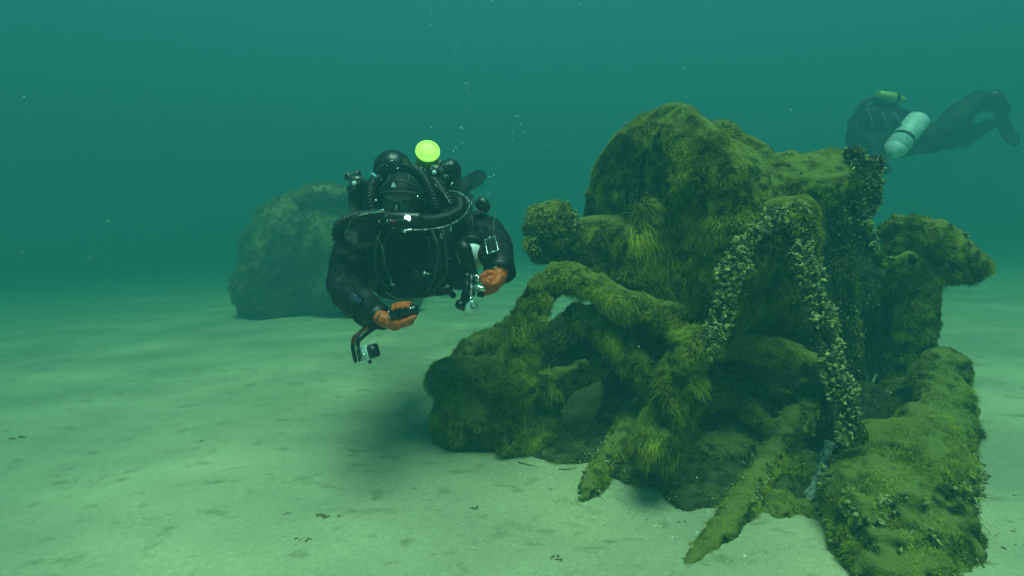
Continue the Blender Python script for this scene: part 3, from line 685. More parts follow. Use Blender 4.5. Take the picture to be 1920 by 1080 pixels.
# corrugated hoses
def hose(pts, r): link('breathing_hose', hose_mesh('breathing_hose', [P(*p) for p in pts], r), M['rubber'], RB)
hose([(720, 330, 2.62), (700, 345, 2.5), (694, 370, 2.42), (696, 392, 2.38), (704, 410, 2.36)], .03)
hose([(735, 407, 2.2), (700, 404, 2.24), (662, 410, 2.28), (638, 424, 2.32), (634, 446, 2.34), (652, 462, 2.35), (682, 468, 2.36), (706, 452, 2.4)], .028)
hose([(776, 318, 2.6), (792, 332, 2.5), (804, 352, 2.44), (812, 372, 2.4), (818, 396, 2.36)], .031)
hose([(806, 330, 2.62), (822, 350, 2.5), (836, 368, 2.44), (848, 386, 2.42)], .026)
hose([(776, 412, 2.2), (805, 414, 2.23), (838, 408, 2.3), (862, 394, 2.38), (862, 378, 2.46)], .028)
# mouthpiece
MP = P(758, 410, 2.19)
simple('mouthpiece', RB, M['plastic'], lambda bm: (cap(bm, P(732, 409, 2.2), P(782, 411, 2.2), .03, .03, 18), cyl(bm, P(758, 420, 2.2), P(758, 424, 2.14), .034, .03, 20, .006)))
simple('lit_indicator', RB, M['lamp'], lambda bm: box(bm, P(764, 409, 2.15), (.022, .016, .02), Quaternion((0, 1, 0), R(-4)), .003))  # added glowing block that paints the bright glint on the latch
simple('latch_tab', RB, M['reflect'], lambda bm: (box(bm, P(764, 403, 2.15), (.013, .012, .004)), box(bm, P(764, 415, 2.15), (.022, .014, .004))))
simple('latch_strap', RB, M['greyhose'], lambda bm: box(bm, P(764, 422, 2.15), (.017, .01, .022)))
simple('fitting', RB, M['metal'], lambda bm: cyl(bm, P(755, 432, 2.13), P(773, 431, 2.13), .0052, .0052, 12, .001))
simple('fitting', RB, M['metal'], lambda bm: cyl(bm, P(756, 434, 2.13), P(762, 434, 2.13), .007, .007, 12, .001))
simple('fitting', RB, M['metal'], lambda bm: (cyl(bm, P(699, 399, 2.2), P(720, 394, 2.18), .0055, .007, 12, .001)))
tubeo('mouthpiece_bar', RB, M['greyhose'], [P(730, 413, 2.16), P(745, 412, 2.155), P(760, 411, 2.15)], .0022)
simple('red_label', RB, M['red'], lambda bm: box(bm, P(741, 415.5, 2.158), (.036, .004, .007)))
for x, y in ((724, 404), (726, 415), (711, 416), (738, 428)):
    simple('screw', RB, M['metal'], lambda bm: ell(bm, P(x, y, 2.17), (.0035, .003, .005), None, 8))
# thin hoses
def thin(pts, r=.0035, m='greyhose'): tubeo('thin_hose', RB, M[m], [P(*p) for p in pts], r, 8, 8)
thin([(773, 431, 2.13), (805, 430, 2.15), (840, 423, 2.2), (866, 408, 2.28), (880, 388, 2.36), (876, 372, 2.45), (856, 360, 2.5), (828, 358, 2.56)])
thin([(699, 399, 2.2), (678, 403, 2.2), (660, 412, 2.22), (652, 430, 2.24), (656, 446, 2.27), (668, 456, 2.3)], .003)
thin([(803, 337, 2.5), (818, 348, 2.44), (832, 362, 2.4), (845, 382, 2.36)], .0025)
thin([(700, 430, 2.28), (708, 445, 2.28), (718, 468, 2.3), (724, 500, 2.32), (736, 532, 2.34)], .003)
thin([(884, 400, 2.35), (886, 415, 2.34), (884, 430, 2.34)], .002)
thin([(886, 372, 2.5), (885, 385, 2.45), (898, 395, 2.42), (908, 398, 2.42)], .002)
thin([(724, 548, 2.3), (735, 556, 2.3), (750, 560, 2.32), (790, 560, 2.34), (818, 552, 2.34)], .003, 'seam')
# small bright fittings on the harness
def bit(name, pts, r, m='metal'): simple(name, RB, M[m], lambda bm: cyl(bm, P(*pts[0]), P(*pts[1]), r, r, 10, r * .2))
bit('bolt_snap', ((854, 478, 2.3), (864, 466, 2.3)), .008, 'greyhose'); bit('bolt_snap', ((860, 470, 2.29), (868, 462, 2.29)), .005)
bit('clip', ((845, 424, 2.24), (846, 434, 2.24)), .0045); bit('clip', ((826, 438, 2.24), (829, 447, 2.24)), .003)
bit('clip', ((790, 511, 2.28), (808, 514, 2.28)), .0045, 'greyhose'); bit('clip', ((793, 512, 2.275), (799, 512, 2.275)), .008)
bit('hose_end', ((732, 533, 2.3), (740, 533, 2.3)), .006); bit('hose_end', ((732, 522, 2.31), (732, 530, 2.31)), .003)
bit('clip', ((714, 336 , 2.4), (716, 337, 2.4)), .003)
cb = simple('blue_tag', RB, mat('blue_tape', (.15, .5, .7), .3), lambda bm: cyl(bm, P(700, 326, 2.43), P(705, 333, 2.42), .006, .006, 10, .001))
simple('white_tag', RB, M['reflect'], lambda bm: cyl(bm, P(695, 325.5, 2.43), P(699, 326, 2.43), .003, .003, 8)); simple('white_tag', RB, M['reflect'], lambda bm: cyl(bm, P(845, 348, 2.5), P(849, 342, 2.5), .0035, .0035, 8))
for x, y in ((789, 317), (797, 319)): simple('rivet', RB, M['metal'], lambda bm: ell(bm, P(x, y, 2.5), (.004, .004, .007), None, 8))
rg = [P(778, 511, 2.27) + Vector((.009 * math.cos(i * pi / 6), 0, .009 * math.sin(i * pi / 6))) for i in range(13)]
tubeo('d_ring', RB, M['steel'], rg, .0015, 6, 3)
RR = random.Random(3)
for i in range(14):
    x, y = RR.uniform(690, 870), RR.uniform(440, 535); 
    simple('stud', RB, M['metal'], lambda bm: ell(bm, P(x, y, 2.3), (.0025, .002, .0025), None, 6))
# drysuit dump valve and wrist pieces
dvv = simple('dump_valve', person, M['plastic'], lambda bm: (cyl(bm, P(906, 388, 2.5), P(903, 381, 2.43), .036, .03, 24, .008), ell(bm, P(903, 379, 2.41), (.01, .006, .01), None, 10)))
simple('valve_knob', person, M['metal'], lambda bm: ell(bm, P(908, 378, 2.405), (.004, .003, .004), None, 8))
tubeo('valve_ring', person, M['seam'], [P(890, 372, 2.42), P(887, 384, 2.42), P(893, 396, 2.42), P(905, 400, 2.42)], .002)
# cuffs
def cuff(pts, rs):
    def f(bm):
        pp_ = [P(*p) for p in pts]; tube(bm, path(pp_, 6), lambda i, L_: np.interp(i / (L_ - 1), np.linspace(0, 1, len(rs)), rs) * (1, .95)[i % 2], 24, raw=True)
    return simple('cuff', person, M['rubber'], f)
cuff([(933, 482, 2.26), (936, 500, 2.2), (937, 513, 2.17)], (.062, .066, .068))
cuff([(694, 586, 2.18), (706, 592, 2.13), (714, 595, 2.1)], (.05, .056, .05))
tubeo('cuff_ring', person, M['greyhose'], [P(916, 508, 2.12), P(922, 503, 2.1), P(932, 500.5, 2.09)], .0022); tubeo('cuff_ring', person, M['greyhose'], [P(707, 602, 2.06), P(709, 594, 2.055), P(713, 587, 2.055)], .003)
tubeo('arm_seam', person, M['seam'], [P(928, 400, 2.36), P(926, 415, 2.34), P(925, 440, 2.31)], .0015)

# ---- orange gloves (palm, four fingers, thumb)
def glove(name, fn):
    bm = bmesh.new(); fn(bm); me = remesh(name, bm, .0028, 3, M['orange']); displace(me, .0016, 75, 3)
    return link(name, me, None, person)
TA, TB = P(737, 589, 2.08), P(781, 581, 2.07)            # torch axis
tu = (TB - TA).normalized(); tw = Vector((0, -1, 0)); tw = (tw - tu * tw.dot(tu)).normalized(); tv = tw.cross(tu) * -1
if tv.z < 0: tv = -tv
def T(u, v, w_): return TA + tu * u + tv * v + tw * w_
def right_glove(bm):
    wr = P(709, 594, 2.11)
    cap(bm, wr, T(-.005, -.04, -.01), .033, .03); cap(bm, T(-.005, -.035, -.012), T(.05, -.036, -.02), .029, .024); cap(bm, T(.0, -.014, -.034), T(.05, -.014, -.038), .022, .02)
    for i, (ln, top) in enumerate(((.0, .031), (.002, .033), (0, .031), (-.004, .028))):
        u = .006 + .0195 * i
        q = [T(u, -.02, -.034), T(u + .001, .01, -.038), T(u + .002, top, -.018), T(u + .004, top - .001, .004 + ln), T(u + .005, top - .009, .02 + ln)]
        for k, (a, b_) in enumerate(zip(q, q[1:])): cap(bm, a, b_, (.0125, .0115, .0108, .0098)[k], (.0115, .0108, .0098, .0088)[k], 10)
    q = [T(-.004, -.042, .0), T(.03, -.04, .014), T(.062, -.032, .02), T(.09, -.024, .018)]
    for k, (a, b_) in enumerate(zip(q, q[1:])): cap(bm, a, b_, (.02, .015, .012)[k], (.015, .012, .0098)[k], 12)
glove('glove', right_glove)
def left_glove(bm):
    Y = 2.13
    cap(bm, P(937, 508, 2.17), P(932, 524, 2.13), .036, .034); cap(bm, P(931, 520, 2.14), P(924, 536, 2.13), .032, .03); cap(bm, P(922, 520, 2.16), P(918, 534, 2.16), .026, .024)
    F_ = [[(926, 513, 2.1, .014), (912, 512, 2.085, .0125), (903, 519, 2.075, .0115), (907, 529, 2.07, .0105)],          # index hooks over
          [(930, 522, 2.1, .014), (918, 524, 2.075, .0125), (909, 532, 2.07, .0115), (917, 535, 2.065, .0102)],
          [(932, 533, 2.1, .014), (920, 540, 2.085, .0125), (909, 544, 2.085, .0115), (903, 541, 2.09, .0102)],
          [(930, 541, 2.12, .013), (917, 548, 2.11, .0115), (908, 551, 2.11, .0105), (902, 549, 2.115, .0092)]]
    for q in F_:
        for a, b_ in zip(q, q[1:]): cap(bm, P(*a[:3]), P(*b_[:3]), a[3], b_[3], 10)
    q = [(936, 520, 2.09, .02), (930, 531, 2.06, .0165), (921, 535, 2.045, .0125), (914, 529, 2.04, .0105)]
    for a, b_ in zip(q, q[1:]): cap(bm, P(*a[:3]), P(*b_[:3]), a[3], b_[3], 12)
glove('glove', left_glove)

# fin behind his left shoulder
def fin(bm, a, b_, wd, tip):
    a, b_ = P(*a), P(*b_); d = (b_ - a); n_ = 8; side = d.normalized().cross(Vector((0, 1, 0))).normalized(); nn_ = side.cross(d.normalized())
    T_ = []; 
    for i in range(n_ + 1):
        s_ = i / n_; w_ = wd * .62 * (.6 + .4 * min(1, s_ * 2.2)) * (1 if s_ < .7 else math.sqrt(max(.02, 1 - ((s_ - .7) / .3) ** 2))); th = .014 * (1 - .7 * s_); c = a + d * s_ + nn_ * (.05 * math.sin(s_ * 2.5))
        T_.append([bm.verts.new(c + side * w_ * k + nn_ * th * h) for k, h in ((-1, 1.6), (-.8, .6), (0, .6), (.8, .6), (1, 1.6), (1, -1.6), (.8, -.6), (0, -.6), (-.8, -.6), (-1, -1.6))])
    for A, B_ in zip(T_, T_[1:]):
        for k in range(10): bm.faces.new((A[k], A[(k + 1) % 10], B_[(k + 1) % 10], B_[k]))
    bm.faces.new(T_[0][::-1]); bm.faces.new(T_[-1])
simple('fin', person, M['rubber'], lambda bm: (fin(bm, (868, 348, 4.05), (912, 318, 4.5), .1, 0), cap(bm, P(862, 362, 4.0), P(876, 344, 4.12), .06, .05)))
simple('fin', person, M['rubber'], lambda bm: (fin(bm, (752, 415, 4.15), (762, 400, 4.7), .1, 0), cap(bm, P(748, 425, 4.05), P(752, 415, 4.2), .06, .05)))

# ---- what he carries
tc = empty('dive_torch', TA, 'short black cylindrical dive torch gripped in the orange glove', 'torch')
simple('torch_body', tc, M['plastic'], lambda bm: (cyl(bm, TA - tu * .008, TA + tu * .026, .0245, .0225, 28, .002), cyl(bm, TA + tu * .03, TB + tu * .004, .0225, .0225, 28, .005)))
tubeo('lens_ring', tc, M['metal'], [TA - tu * .009 + (tv * math.cos(i * pi / 10) + tw * math.sin(i * pi / 10)) * .0225 for i in range(21)], .0018, 6, 2)
simple('torch_lens', tc, M['housing'], lambda bm: cyl(bm, TA - tu * .0095, TA - tu * .006, .02, .0175, 24))
for k, x in enumerate((.05, .078)): simple('torch_button', tc, M['metal'], lambda bm: ell(bm, TA + tu * x + tv * .012 + tw * .0165, (.006, .003, .004), None, 10))
# camera on a lanyard
ac = empty('action_camera', P(690, 662, 2.08), 'small action camera in a clear housing dangling below the diver\'s wrist', 'camera')
q0 = Quaternion((0, 0, 1), R(-38)) @ Quaternion((0, 1, 0), R(-22))
AC = P(689, 662, 2.08)
simple('housing', ac, M['housing'], lambda bm: box(bm, AC, (.052, .04, .058), q0, .004))
simple('camera_body', ac, M['plastic'], lambda bm: box(bm, AC + q0 @ Vector((.036, .004, 0)), (.026, .042, .052), q0, .004))
fr_ = [(-.026, -.029), (.024, -.029), (.024, .029), (-.026, .029), (-.026, -.029)]
simple('housing_frame', ac, M['reflect'], lambda bm: [cap(bm, AC + q0 @ Vector((a[0], -.021, a[1])), AC + q0 @ Vector((b_[0], -.021, b_[1])), .0014, n=6) for a, b_ in zip(fr_, fr_[1:])])
simple('housing_knob', ac, M['plastic'], lambda bm: cyl(bm, AC + q0 @ Vector((0, 0, -.028)), AC + q0 @ Vector((0, 0, -.044)), .007, .006, 12, .001))
def strap(bm):
    c = [P(706, 606, 2.1), P(684, 622, 2.1), P(667, 637, 2.09), P(666, 652, 2.08), P(671, 676, 2.08)]
    for a, b_ in zip(c, c[1:]):
        d = (b_ - a).normalized(); s_ = d.cross(Vector((0, 1, 0))).normalized()
        for k in (-.55, .55): cap(bm, a + s_ * .018 * k, b_ + s_ * .018 * k, .0085, .0085, 8)
simple('strap', ac, M['rubber'], strap)
tubeo('strap_edge', ac, M['greyhose'], [P(668, 650, 2.055), P(671, 660, 2.055), P(675, 672, 2.055)], .0018); tubeo('strap_edge', ac, M['greyhose'], [P(671, 634, 2.07), P(680, 627, 2.07)], .0025)
tubeo('strap_edge', ac, M['red'], [P(661, 645, 2.075), P(663, 635, 2.075), P(675, 624, 2.08), P(690, 614, 2.085)], .0022)
simple('clasp', ac, M['metal'], lambda bm: box(bm, P(681, 668, 2.06), (.008, .006, .022), Quaternion((0, 1, 0), .3), .002))
# wrist computer with a violet screen
q1 = Quaternion((0, 1, 0), R(38)) @ Quaternion((1, 0, 0), R(20))
wc = empty('wrist_computer', P(668, 563, 2.2), 'wrist computer with a dim violet screen on the near diver\'s forearm', 'dive computer')
simple('computer_case', wc, M['plastic'], lambda bm: box(bm, P(667, 562, 2.15), (.075, .03, .042), q1, .006))
simple('screen', wc, M['violet'], lambda bm: box(bm, P(666, 560, 2.133), (.05, .004, .026), q1, .001), False)
simple('button', wc, M['steel'], lambda bm: box(bm, P(683, 568, 2.13), (.008, .01, .016), q1, .002))
# slate with bright frame on the other forearm
sq = [P(909, 450, 2.2), P(928, 443, 2.2), P(934, 469, 2.14), P(914, 476, 2.14)]
ws = empty('wrist_slate', sq[0], 'black rectangular wrist slate with a bright metal frame on the diver\'s left forearm', 'slate')
simple('slate_frame', ws, M['metal'], lambda bm: [cap(bm, a, b_, .0026, n=8) for a, b_ in zip(sq, sq[1:] + sq[:1])])
def slate(bm):
    f = [bm.verts.new(v) for v in sq]; h = [bm.verts.new(v + Vector((0, .012, 0))) for v in sq]; bm.faces.new(f); bm.faces.new(h[::-1])
    for i in range(4): bm.faces.new((f[i], h[i], h[(i + 1) % 4], f[(i + 1) % 4]))
simple('slate_board', ws, M['black'], slate, False)
for k, (a, b_) in enumerate(zip(sq, sq[1:] + sq[:1])): simple('frame_screw', ws, M['metal'], lambda bm: ell(bm, a.lerp(b_, .5) + Vector((0, -.002, 0)), (.0045, .003, .0045), None, 8))
# bailout cylinder
bc = empty('bailout_cylinder', P(893, 480, 2.5), 'white bailout cylinder slung between the diver\'s chest and left arm', 'cylinder')
simple('cylinder_body', bc, M['white'], lambda bm: cap(bm, P(886, 478, 2.36), P(880, 470, 2.85), .068, .07, 28))
simple('cylinder_band', bc, M['rubber'], lambda bm: cyl(bm, P(884, 464, 2.32), P(883, 456, 2.4), .05, .06, 24, .005))
simple('cylinder_boot', bc, M['rubber'], lambda bm: [cap(bm, P(868 + 2.2 * i, 462 + 9 * i, 2.28), P(872 + 2.2 * i, 468 + 9 * i, 2.27), .03, .03, 10) for i in range(7)])
# gauge
pg = empty('pressure_gauge', P(883, 577, 2.12), 'round silver rimmed pressure gauge hanging under the diver\'s left hand', 'gauge')
GC = P(883.5, 577, 2.12)
simple('gauge_case', pg, M['metal'], lambda bm: cyl(bm, GC + Vector((0, .016, 0)), GC + Vector((0, 0, 0)), .026, .0268, 28, .002))
dl = simple('dial', pg, M['dial'], lambda bm: cyl(bm, GC + Vector((0, 0, 0)), GC + Vector((0, -.0015, 0)), .0222, .0222, 28), False)
for th, ln in ((pi / 2, .018), (-.05, .017)): simple('needle', dl, M['plastic'], lambda bm: box(bm, GC + Vector((math.cos(th) * ln / 2, -.0035, math.sin(th) * ln / 2)), (ln, .001, .004), Quaternion((0, 1, 0), -th)), False)
for i in range(12): 
    th = i * pi / 6; simple('dial_mark', dl, M['plastic'], lambda bm: box(bm, GC + Vector((math.cos(th) * .019, -.0032, math.sin(th) * .019)), (.004, .001, .001), Quaternion((0, 1, 0), -th)), False)
tubeo('gauge_hose', pg, M['greyhose'], [P(883, 566, 2.13), P(883, 552, 2.14), P(884, 538, 2.16), P(880, 520, 2.22), P(866, 505, 2.3)], .006)
simple('hose_crimp', pg, M['metal'], lambda bm: cyl(bm, P(883, 566, 2.13), P(883, 558, 2.135), .0072, .0065, 12, .001))
# black tool beside the gauge
tl = empty('underwater_tool', P(870, 555, 2.2), 'black angular tool hanging beside the silver gauge', 'tool')
simple('tool_body', tl, M['plastic'], lambda bm: (box(bm, P(874, 548, 2.2), (.036, .03, .13), Quaternion((0, 1, 0), R(12)), .008), box(bm, P(866, 572, 2.2), (.055, .03, .04), Quaternion((0, 1, 0), R(25)), .008), box(bm, P(884, 535, 2.19), (.03, .03, .09), None, .006)))
hg = empty('pistol_grip', P(838, 548, 2.25), 'black pistol grip with a ring trigger guard under the diver\'s belly', 'grip')
simple('grip', hg, M['plastic'], lambda bm: (box(bm, P(844, 547, 2.25), (.026, .022, .066), Quaternion((0, 1, 0), R(-38)), .005), box(bm, P(834, 542, 2.25), (.06, .022, .02), Quaternion((0, 1, 0), R(-10)), .004)))
GR = P(832, 552, 2.25)
tubeo('trigger_guard', hg, M['steel'], [GR + Vector((.018 * math.cos(i * pi / 8), 0, .014 * math.sin(i * pi / 8))) for i in range(17)], .0018, 6, 2)
# chrome valve held in the left hand
cv = empty('chrome_valve', P(896, 532, 2.08), 'chrome valve block held in the fingers of the left orange glove', 'valve')
simple('valve_block', cv, M['metal'], lambda bm: (box(bm, P(897, 523, 2.08), (.022, .02, .026), Quaternion((0, 1, 0), .2), .003), box(bm, P(893, 517, 2.08), (.03, .018, .007), Quaternion((0, 1, 0), -.1), .002)))
simple('valve_stem', cv, M['metal'], lambda bm: (cyl(bm, P(888, 537, 2.07), P(911, 543, 2.06), .011, .009, 16, .003), cyl(bm, P(890, 546, 2.07), P(908, 541, 2.06), .006, .005, 12, .001)))
simple('valve_stem', cv, M['greyhose'], lambda bm: (cyl(bm, P(893, 538, 2.06), P(893, 546, 2.06), .013, .012, 16, .003)))
simple('valve_wheel', cv, M['rubber'], lambda bm: (cyl(bm, P(895, 550, 2.09), P(908, 553, 2.09), .013, .012, 16, .003)))

# ------------------------------------------------------------------ the diver in the distance
bm = bmesh.new(); Y0 = 7.2; K_ = Y0 / 5.3
body([(1628, 225, Y0, .2), (1650, 250, Y0, .27), (1690, 262, Y0 + .1, .24), (1735, 262, Y0 + .2, .15)])
body([(1640, 275, Y0 - .1, .2), (1632, 295, Y0 - .15, .15)])
ell(bm, P(1632, 305, Y0 - .1), (.14, .16, .16)); cap(bm, P(1632, 290, Y0 - .1), P(1640, 260, Y0), .11, .16)
body([(1625, 260, Y0 - .2, 0.109), (1640, 300, Y0 - .35, 0.088), (1662, 320, Y0 - .4, 0.068)])
body([(1612, 225, Y0 + .1, 0.122), (1604, 262, Y0, 0.095), (1618, 300, Y0 - .1, 0.068)])
body([(1735, 262, Y0 + .1, .17), (1775, 250, Y0 + .3, .2), (1800, 215, Y0 + .4, .17), (1835, 190, Y0 + .5, .13), (1862, 192, Y0 + .55, .1)])
body([(1745, 262, Y0 + .4, .15), (1800, 262, Y0 + .6, .13), (1850, 236, Y0 + .7, .09), (1878, 222, Y0 + .8, .08)])
cap(bm, P(1690, 220, Y0 + .2), P(1650, 205, Y0 + .1), .12, .14); cap(bm, P(1665, 195, Y0 + .1), P(1680, 215, Y0 + .1), .06, .08)
me = remesh('person', bm, .025, 5, M['black']); displace(me, .015, 8, 2)
displace(me, .02, 5, 3); p2 = link('person', me); tag(p2, 'distant diver seen dimly at the upper right, bending head down with legs raised', 'person')
simple('fin', p2, M['rubber'], lambda bm: (cap(bm, P(1862, 185, Y0 + .5), P(1880, 205, Y0 + .5), .12, .09), fin(bm, (1872, 200, Y0 + .5), (1908, 272, Y0 + .3), .14, 0)))
simple('fin', p2, M['rubber'], lambda bm: (cap(bm, P(1872, 226, Y0 + .8), P(1884, 232, Y0 + .8), .09, .07), fin(bm, (1880, 228, Y0 + .8), (1915, 268, Y0 + .75), .12, 0)))
for k_ in range(3): tubeo('harness_webbing', p2, M['webbing'], [P(1622 + 26 * k_, 196 + 6 * k_, Y0 - .12), P(1636 + 26 * k_, 235, Y0 - .32), P(1628 + 30 * k_, 280, Y0 - .22)], .016, 8)
tubeo('breathing_hose', p2, M['rubber'], [P(1668, 196, Y0 - .1), P(1632, 186, Y0 - .15), P(1604, 214, Y0 - .15), P(1612, 262, Y0 - .25), P(1630, 300, Y0 - .3)], .028, 10)
a, b_ = P(1722, 224, Y0 - .25), P(1668, 292, Y0 - .4); d = (b_ - a).normalized()
st_ = empty('stage_cylinder', a, 'pale stage cylinder with a dark band slung under the distant diver', 'cylinder')
simple('cylinder_body', st_, M['farwhite'], lambda bm: (cyl(bm, a, a + (b_ - a) * .82, .135, .135, 32, .012), cyl(bm, a + (b_ - a) * .8, b_, .135, .06, 32, .01)))
simple('cylinder_band', st_, M['rubber'], lambda bm: cyl(bm, a + (b_ - a) * .52, a + (b_ - a) * .58, .138, .138, 32))
simple('cylinder_valve', st_, M['steel'], lambda bm: (cyl(bm, b_, b_ + d * .07, .02, .02, 12), box(bm, b_ + d * .06, (.05, .04, .04), None, .008)))
simple('valve_knob', st_, M['metal'], lambda bm: ell(bm, P(1661, 268, Y0 - .4), (.014, .01, .012), None, 8)); simple('valve_knob', st_, M['metal'], lambda bm: ell(bm, P(1653, 284, Y0 - .4), (.007, .006, .007), None, 8))
a, b_ = P(1645, 180, Y0), P(1694, 186, Y0)
ty = empty('yellow_cylinder', a, 'small yellow cylinder on the distant diver\'s back', 'cylinder')
simple('cylinder_body', ty, M['yellow'], lambda bm: cyl(bm, a, a.lerp(b_, .64), .068, .068, 24, .006))
simple('cylinder_band', ty, M['rubber'], lambda bm: cyl(bm, a.lerp(b_, .64), a.lerp(b_, .77), .066, .066, 24))
simple('cylinder_neck', ty, M['yellow'], lambda bm: cyl(bm, a.lerp(b_, .77), b_ + Vector((.01, 0, -.01)), .06, .03, 24, .004))

# ------------------------------------------------------------------ bubbles
bm = bmesh.new(); ell(bm, (0, 0, 0), (1, 1, .7), None, 10); BUB = bm_mesh('bubble', bm); BUB.materials.append(M['bubble'])
BL = [(808, 20, 2), (809, 25, 1.5), (808, 47, 2.6), (823, 44, 2), (832, 44, 2), (862, 60, 1.5), (855, 77, 2), (856, 85, 1.5), (853, 100, 1.5), (878, 143, 1.6), (870, 150, 2), (873, 156, 3), (877, 158, 2.4), (877, 167, 2.2), (880, 177, 2), (884, 177, 1.6), (876, 189, 1.5), (885, 203, 2), (879, 207, 2.2), (880, 218, 2), (864, 239, 2.6), (868, 241, 2.6), (867, 268, 3), (855, 277, 2.4), (851, 284, 3), (849, 281, 2), (922, 2, 2.2), (988, 77, 2), (991, 77, 1.4), (991, 105, 1.8), (968, 218, 3.2), (972, 218, 3), (976, 234, 2.6), (962, 247, 2.6), (982, 247, 2.6), (961, 261, 2), (940, 297, 2), (935, 309, 2.2), (926, 328, 2.6), (918, 332, 2.8), (916, 357, 2.4), (916, 364, 2.4), (919, 381, 2.2), (877, 0, 2), (780, 305, 2.0)]
for i, (x, y, r_) in enumerate(BL[:-1]):
    o = link('bubble', BUB); Yb = 2.7 + .25 * math.sin(i * 2.1); o.location = P(x, y, Yb); o.scale = (r_ * .0013 * RR.uniform(.9, 1.25),) * 3
    where = 'in the thin upper stream over the yellow cap' if x < 900 and y < 120 else 'in the column just right above the yellow cap' if x < 900 else 'high in the open water between diver and winch' if y < 150 else 'in the loose cluster between diver and winch' if y < 275 else "beside the diver's left shoulder"
    tag(o, 'tiny silvery air bubble ' + where, 'bubble', 'air bubbles rising near the diver')
# drifting specks
n = 3200; pts = np.stack([RNG.uniform(-4, 4.5, n), RNG.uniform(.9, 6, n), RNG.uniform(.15, 4, n)], 1)
bm = bmesh.new(); bmesh.ops.create_icosphere(bm, subdivisions=1, radius=1); ic = bm_mesh('speck', bm)
sz = .0005 + .0022 * RNG.random(n) ** 5
joined('suspended_particles', ic, np.eye(3)[None] * sz[:, None, None], pts, M['speck'], None)

# ------------------------------------------------------------------ litter on the sand
def on_sand(px, py):
    for i in range(900):
        p = P(px, py, 1.3 + i * .01)
        if p.z < G1(p.x, p.y): return Vector((p.x, p.y, G1(p.x, p.y)))
    return None
bm = bmesh.new()
for (k, rr) in ((0, .15), (1, 1)):
    pass
n = 10; ctr = bm.verts.new((0, 0, .32)); r1 = [bm.verts.new((.6 * math.cos(2 * pi * i / n) * .6, .6 * math.sin(2 * pi * i / n), .22)) for i in range(n)]; r2_ = [bm.verts.new((.6 * math.cos(2 * pi * i / n), math.sin(2 * pi * i / n), 0)) for i in range(n)]
for i in range(n): bm.faces.new((ctr, r1[i], r1[(i + 1) % n])); bm.faces.new((r1[i], r2_[i], r2_[(i + 1) % n], r1[(i + 1) % n]))
SH = bm_mesh('shell', bm); SH.materials.append(M['shellbit'])
spots_ = [(1010, 868), (1015, 879), (975, 888), (990, 880), (1003, 878), (993, 885), (1034, 897), (971, 933), (1018, 906), (975, 952), (1098, 946), (1145, 949), (1174, 920), (1192, 855), (1186, 895), (1229, 987), (1136, 984), (1252, 976), (1176, 1028), (1284, 873), (1292, 876), (1282, 940), (1278, 945), (1334, 923), (1325, 960), (1307, 1002), (1396, 1044), (1327, 1061), (1435, 1048), (1436, 1036), (1480, 1028), (1478, 1060), (1262, 1072), (1124, 922), (1032, 920), (1035, 905), (1180, 820), (940, 872), (925, 868), (910, 862), (882, 838), (796, 838), (786, 828), (775, 822), (805, 845), (840, 850), (1260, 1010), (1390, 1000), (740, 770), (690, 762), (795, 913), (660, 620), (615, 625), (600, 634), (720, 640), (783, 648), (1870, 980), (1850, 835), (1400, 905), (1385, 885), (1440, 910)]
for i, (x, y) in enumerate(spots_):
    p = on_sand(x, y)
    if p is None: continue
    o = link('shell', SH); s_ = RR.uniform(.004, .0085) * (1 if y > 800 else 1.2); o.location = p + Vector((0, 0, .002)); o.scale = (s_, s_, s_ * .8)
    o.rotation_euler = (RR.uniform(-.7, .7), RR.uniform(-.5, .5), RR.uniform(0, 6.28))
    where = 'on open sand under the diver' if y < 780 and x < 800 else 'beside the left end of the overgrown block' if x < 900 else 'on the sand in front of the overgrown block' if x < 1060 else 'on the sand between the two weedy beams' if x < 1300 and y < 965 else 'on bright sand near the bottom edge' if x < 1340 else 'right of the big front drum' if x > 1800 else 'between the long weedy beam and the front drum'
    tag(o, 'small loose shell ' + where, 'shell', 'loose shells scattered on the sand')
# dark flecks and crumbs: uncountable
fl_p = []; 
nf = 5200; X = RNG.uniform(-4, 3.6, nf); Yy = 1.3 + 6 * RNG.random(nf) ** 1.5; Z = G(X, Yy) + .001
wt = fbm(np.stack([X, Yy, X * 0], 1) * 1.3, 3); k = (wt > .05) & (RNG.random(nf) < .75); X, Yy, Z = X[k], Yy[k], Z[k]; nf = len(X)
an = RNG.uniform(0, 6.28, nf); s1 = .002 + .007 * RNG.random(nf) ** 3; s2 = s1 * RNG.uniform(.3, 1, nf)
Rm = np.zeros((nf, 3, 3)); Rm[:, 0, 0] = np.cos(an) * s1; Rm[:, 0, 1] = -np.sin(an) * s2; Rm[:, 1, 0] = np.sin(an) * s1; Rm[:, 1, 1] = np.cos(an) * s2; Rm[:, 2, 2] = .0025
joined('sand_litter', ic, Rm, np.stack([X, Yy, Z], 1), M['clump'], None)
nf = 1300; X = RNG.normal(.3, .6, nf); Yy = 1.5 + 1.5 * RNG.random(nf); Z = G(X, Yy) + .001; s1 = .0018 + .004 * RNG.random(nf) ** 2; an = RNG.uniform(0, 6.28, nf)
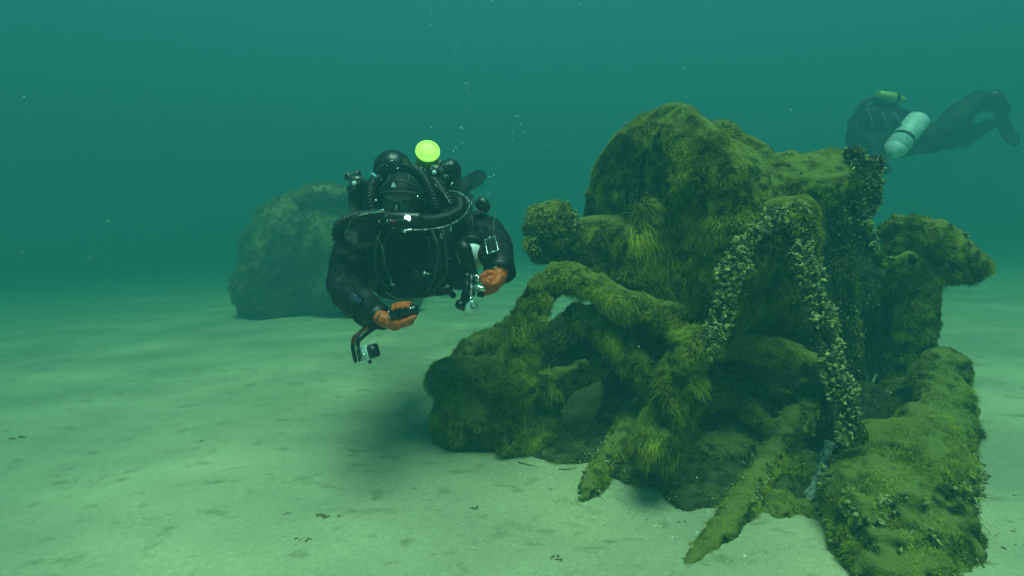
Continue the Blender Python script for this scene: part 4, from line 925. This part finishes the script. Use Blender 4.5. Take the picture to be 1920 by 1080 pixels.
Rm = np.zeros((nf, 3, 3)); Rm[:, 0, 0] = np.cos(an) * s1; Rm[:, 0, 1] = -np.sin(an) * s1 * .5; Rm[:, 1, 0] = np.sin(an) * s1; Rm[:, 1, 1] = np.cos(an) * s1 * .5; Rm[:, 2, 2] = .002
joined('shell_grit', ic, Rm, np.stack([X, Yy, Z], 1), M['shellbit'], None)
# brown weed clumps lying on the sand
def weed(px, py, s_, label):
    p = on_sand(px, py); bm = bmesh.new(); rr = random.Random(px)
    for i in range(7):
        q = p + Vector((rr.uniform(-1, 1) * s_, rr.uniform(-.6, .6) * s_, .003)); cap(bm, q, q + Vector((rr.uniform(-.7, .7) * s_, rr.uniform(-.5, .5) * s_, 0)), s_ * .16, s_ * .1, 8)
    me = remesh('weed_clump', bm, max(.0022, s_ * .08), 2, M['clump']); displace(me, s_ * .12, 60, 2); tag(link('weed_clump', me), label, 'weed')
weed(598, 968, .028, 'larger elongated brown weed scrap on the sand in the lower middle')
weed(538, 966, .014, 'small dark weed scrap left of the larger brown one on the sand')
weed(563, 1016, .026, 'flat brown weed patch on the sand below the elongated scrap')
weed(377, 828, .012, 'lone dark weed scrap on open sand left of centre')
weed(545, 1045, .012, 'little weed scrap nearest the bottom edge left of centre')
weed(1040, 1050, .022, 'brown wisp of weed on bright sand near the bottom middle')
weed(890, 955, .02, 'brown weed scrap on sand below the overgrown block')
weed(30, 822, .03, 'dark blurred weed clump on sand at the far left edge')
weed(637, 970, .012, 'dark weed crumb just right of the elongated scrap')
weed(775, 918, .012, 'weed crumb on sand below the block\'s left end')
def twig(pts, label):
    q = [on_sand(x, y) + Vector((0, 0, .004)) for x, y in pts]; bm = bmesh.new(); tube(bm, q, lambda i, L_: .0022 * (1 - .7 * i / L_), 6, 4)
    tag(link('twig', bm_mesh('twig', bm), M['twig']), label, 'twig')
twig([(1262, 933), (1280, 937), (1302, 942)], 'short straight dark twig on the sand between the two weedy beams')
twig([(1290, 912), (1310, 930), (1330, 950), (1360, 958)], 'bent dark twig on the sand beside the long weedy beam')
twig([(972, 868), (990, 874), (1008, 878)], 'dark twig lying in the shells under the overgrown block')
twig([(1048, 881), (1065, 882), (1082, 879)], 'dark twig left of the short weedy beam')
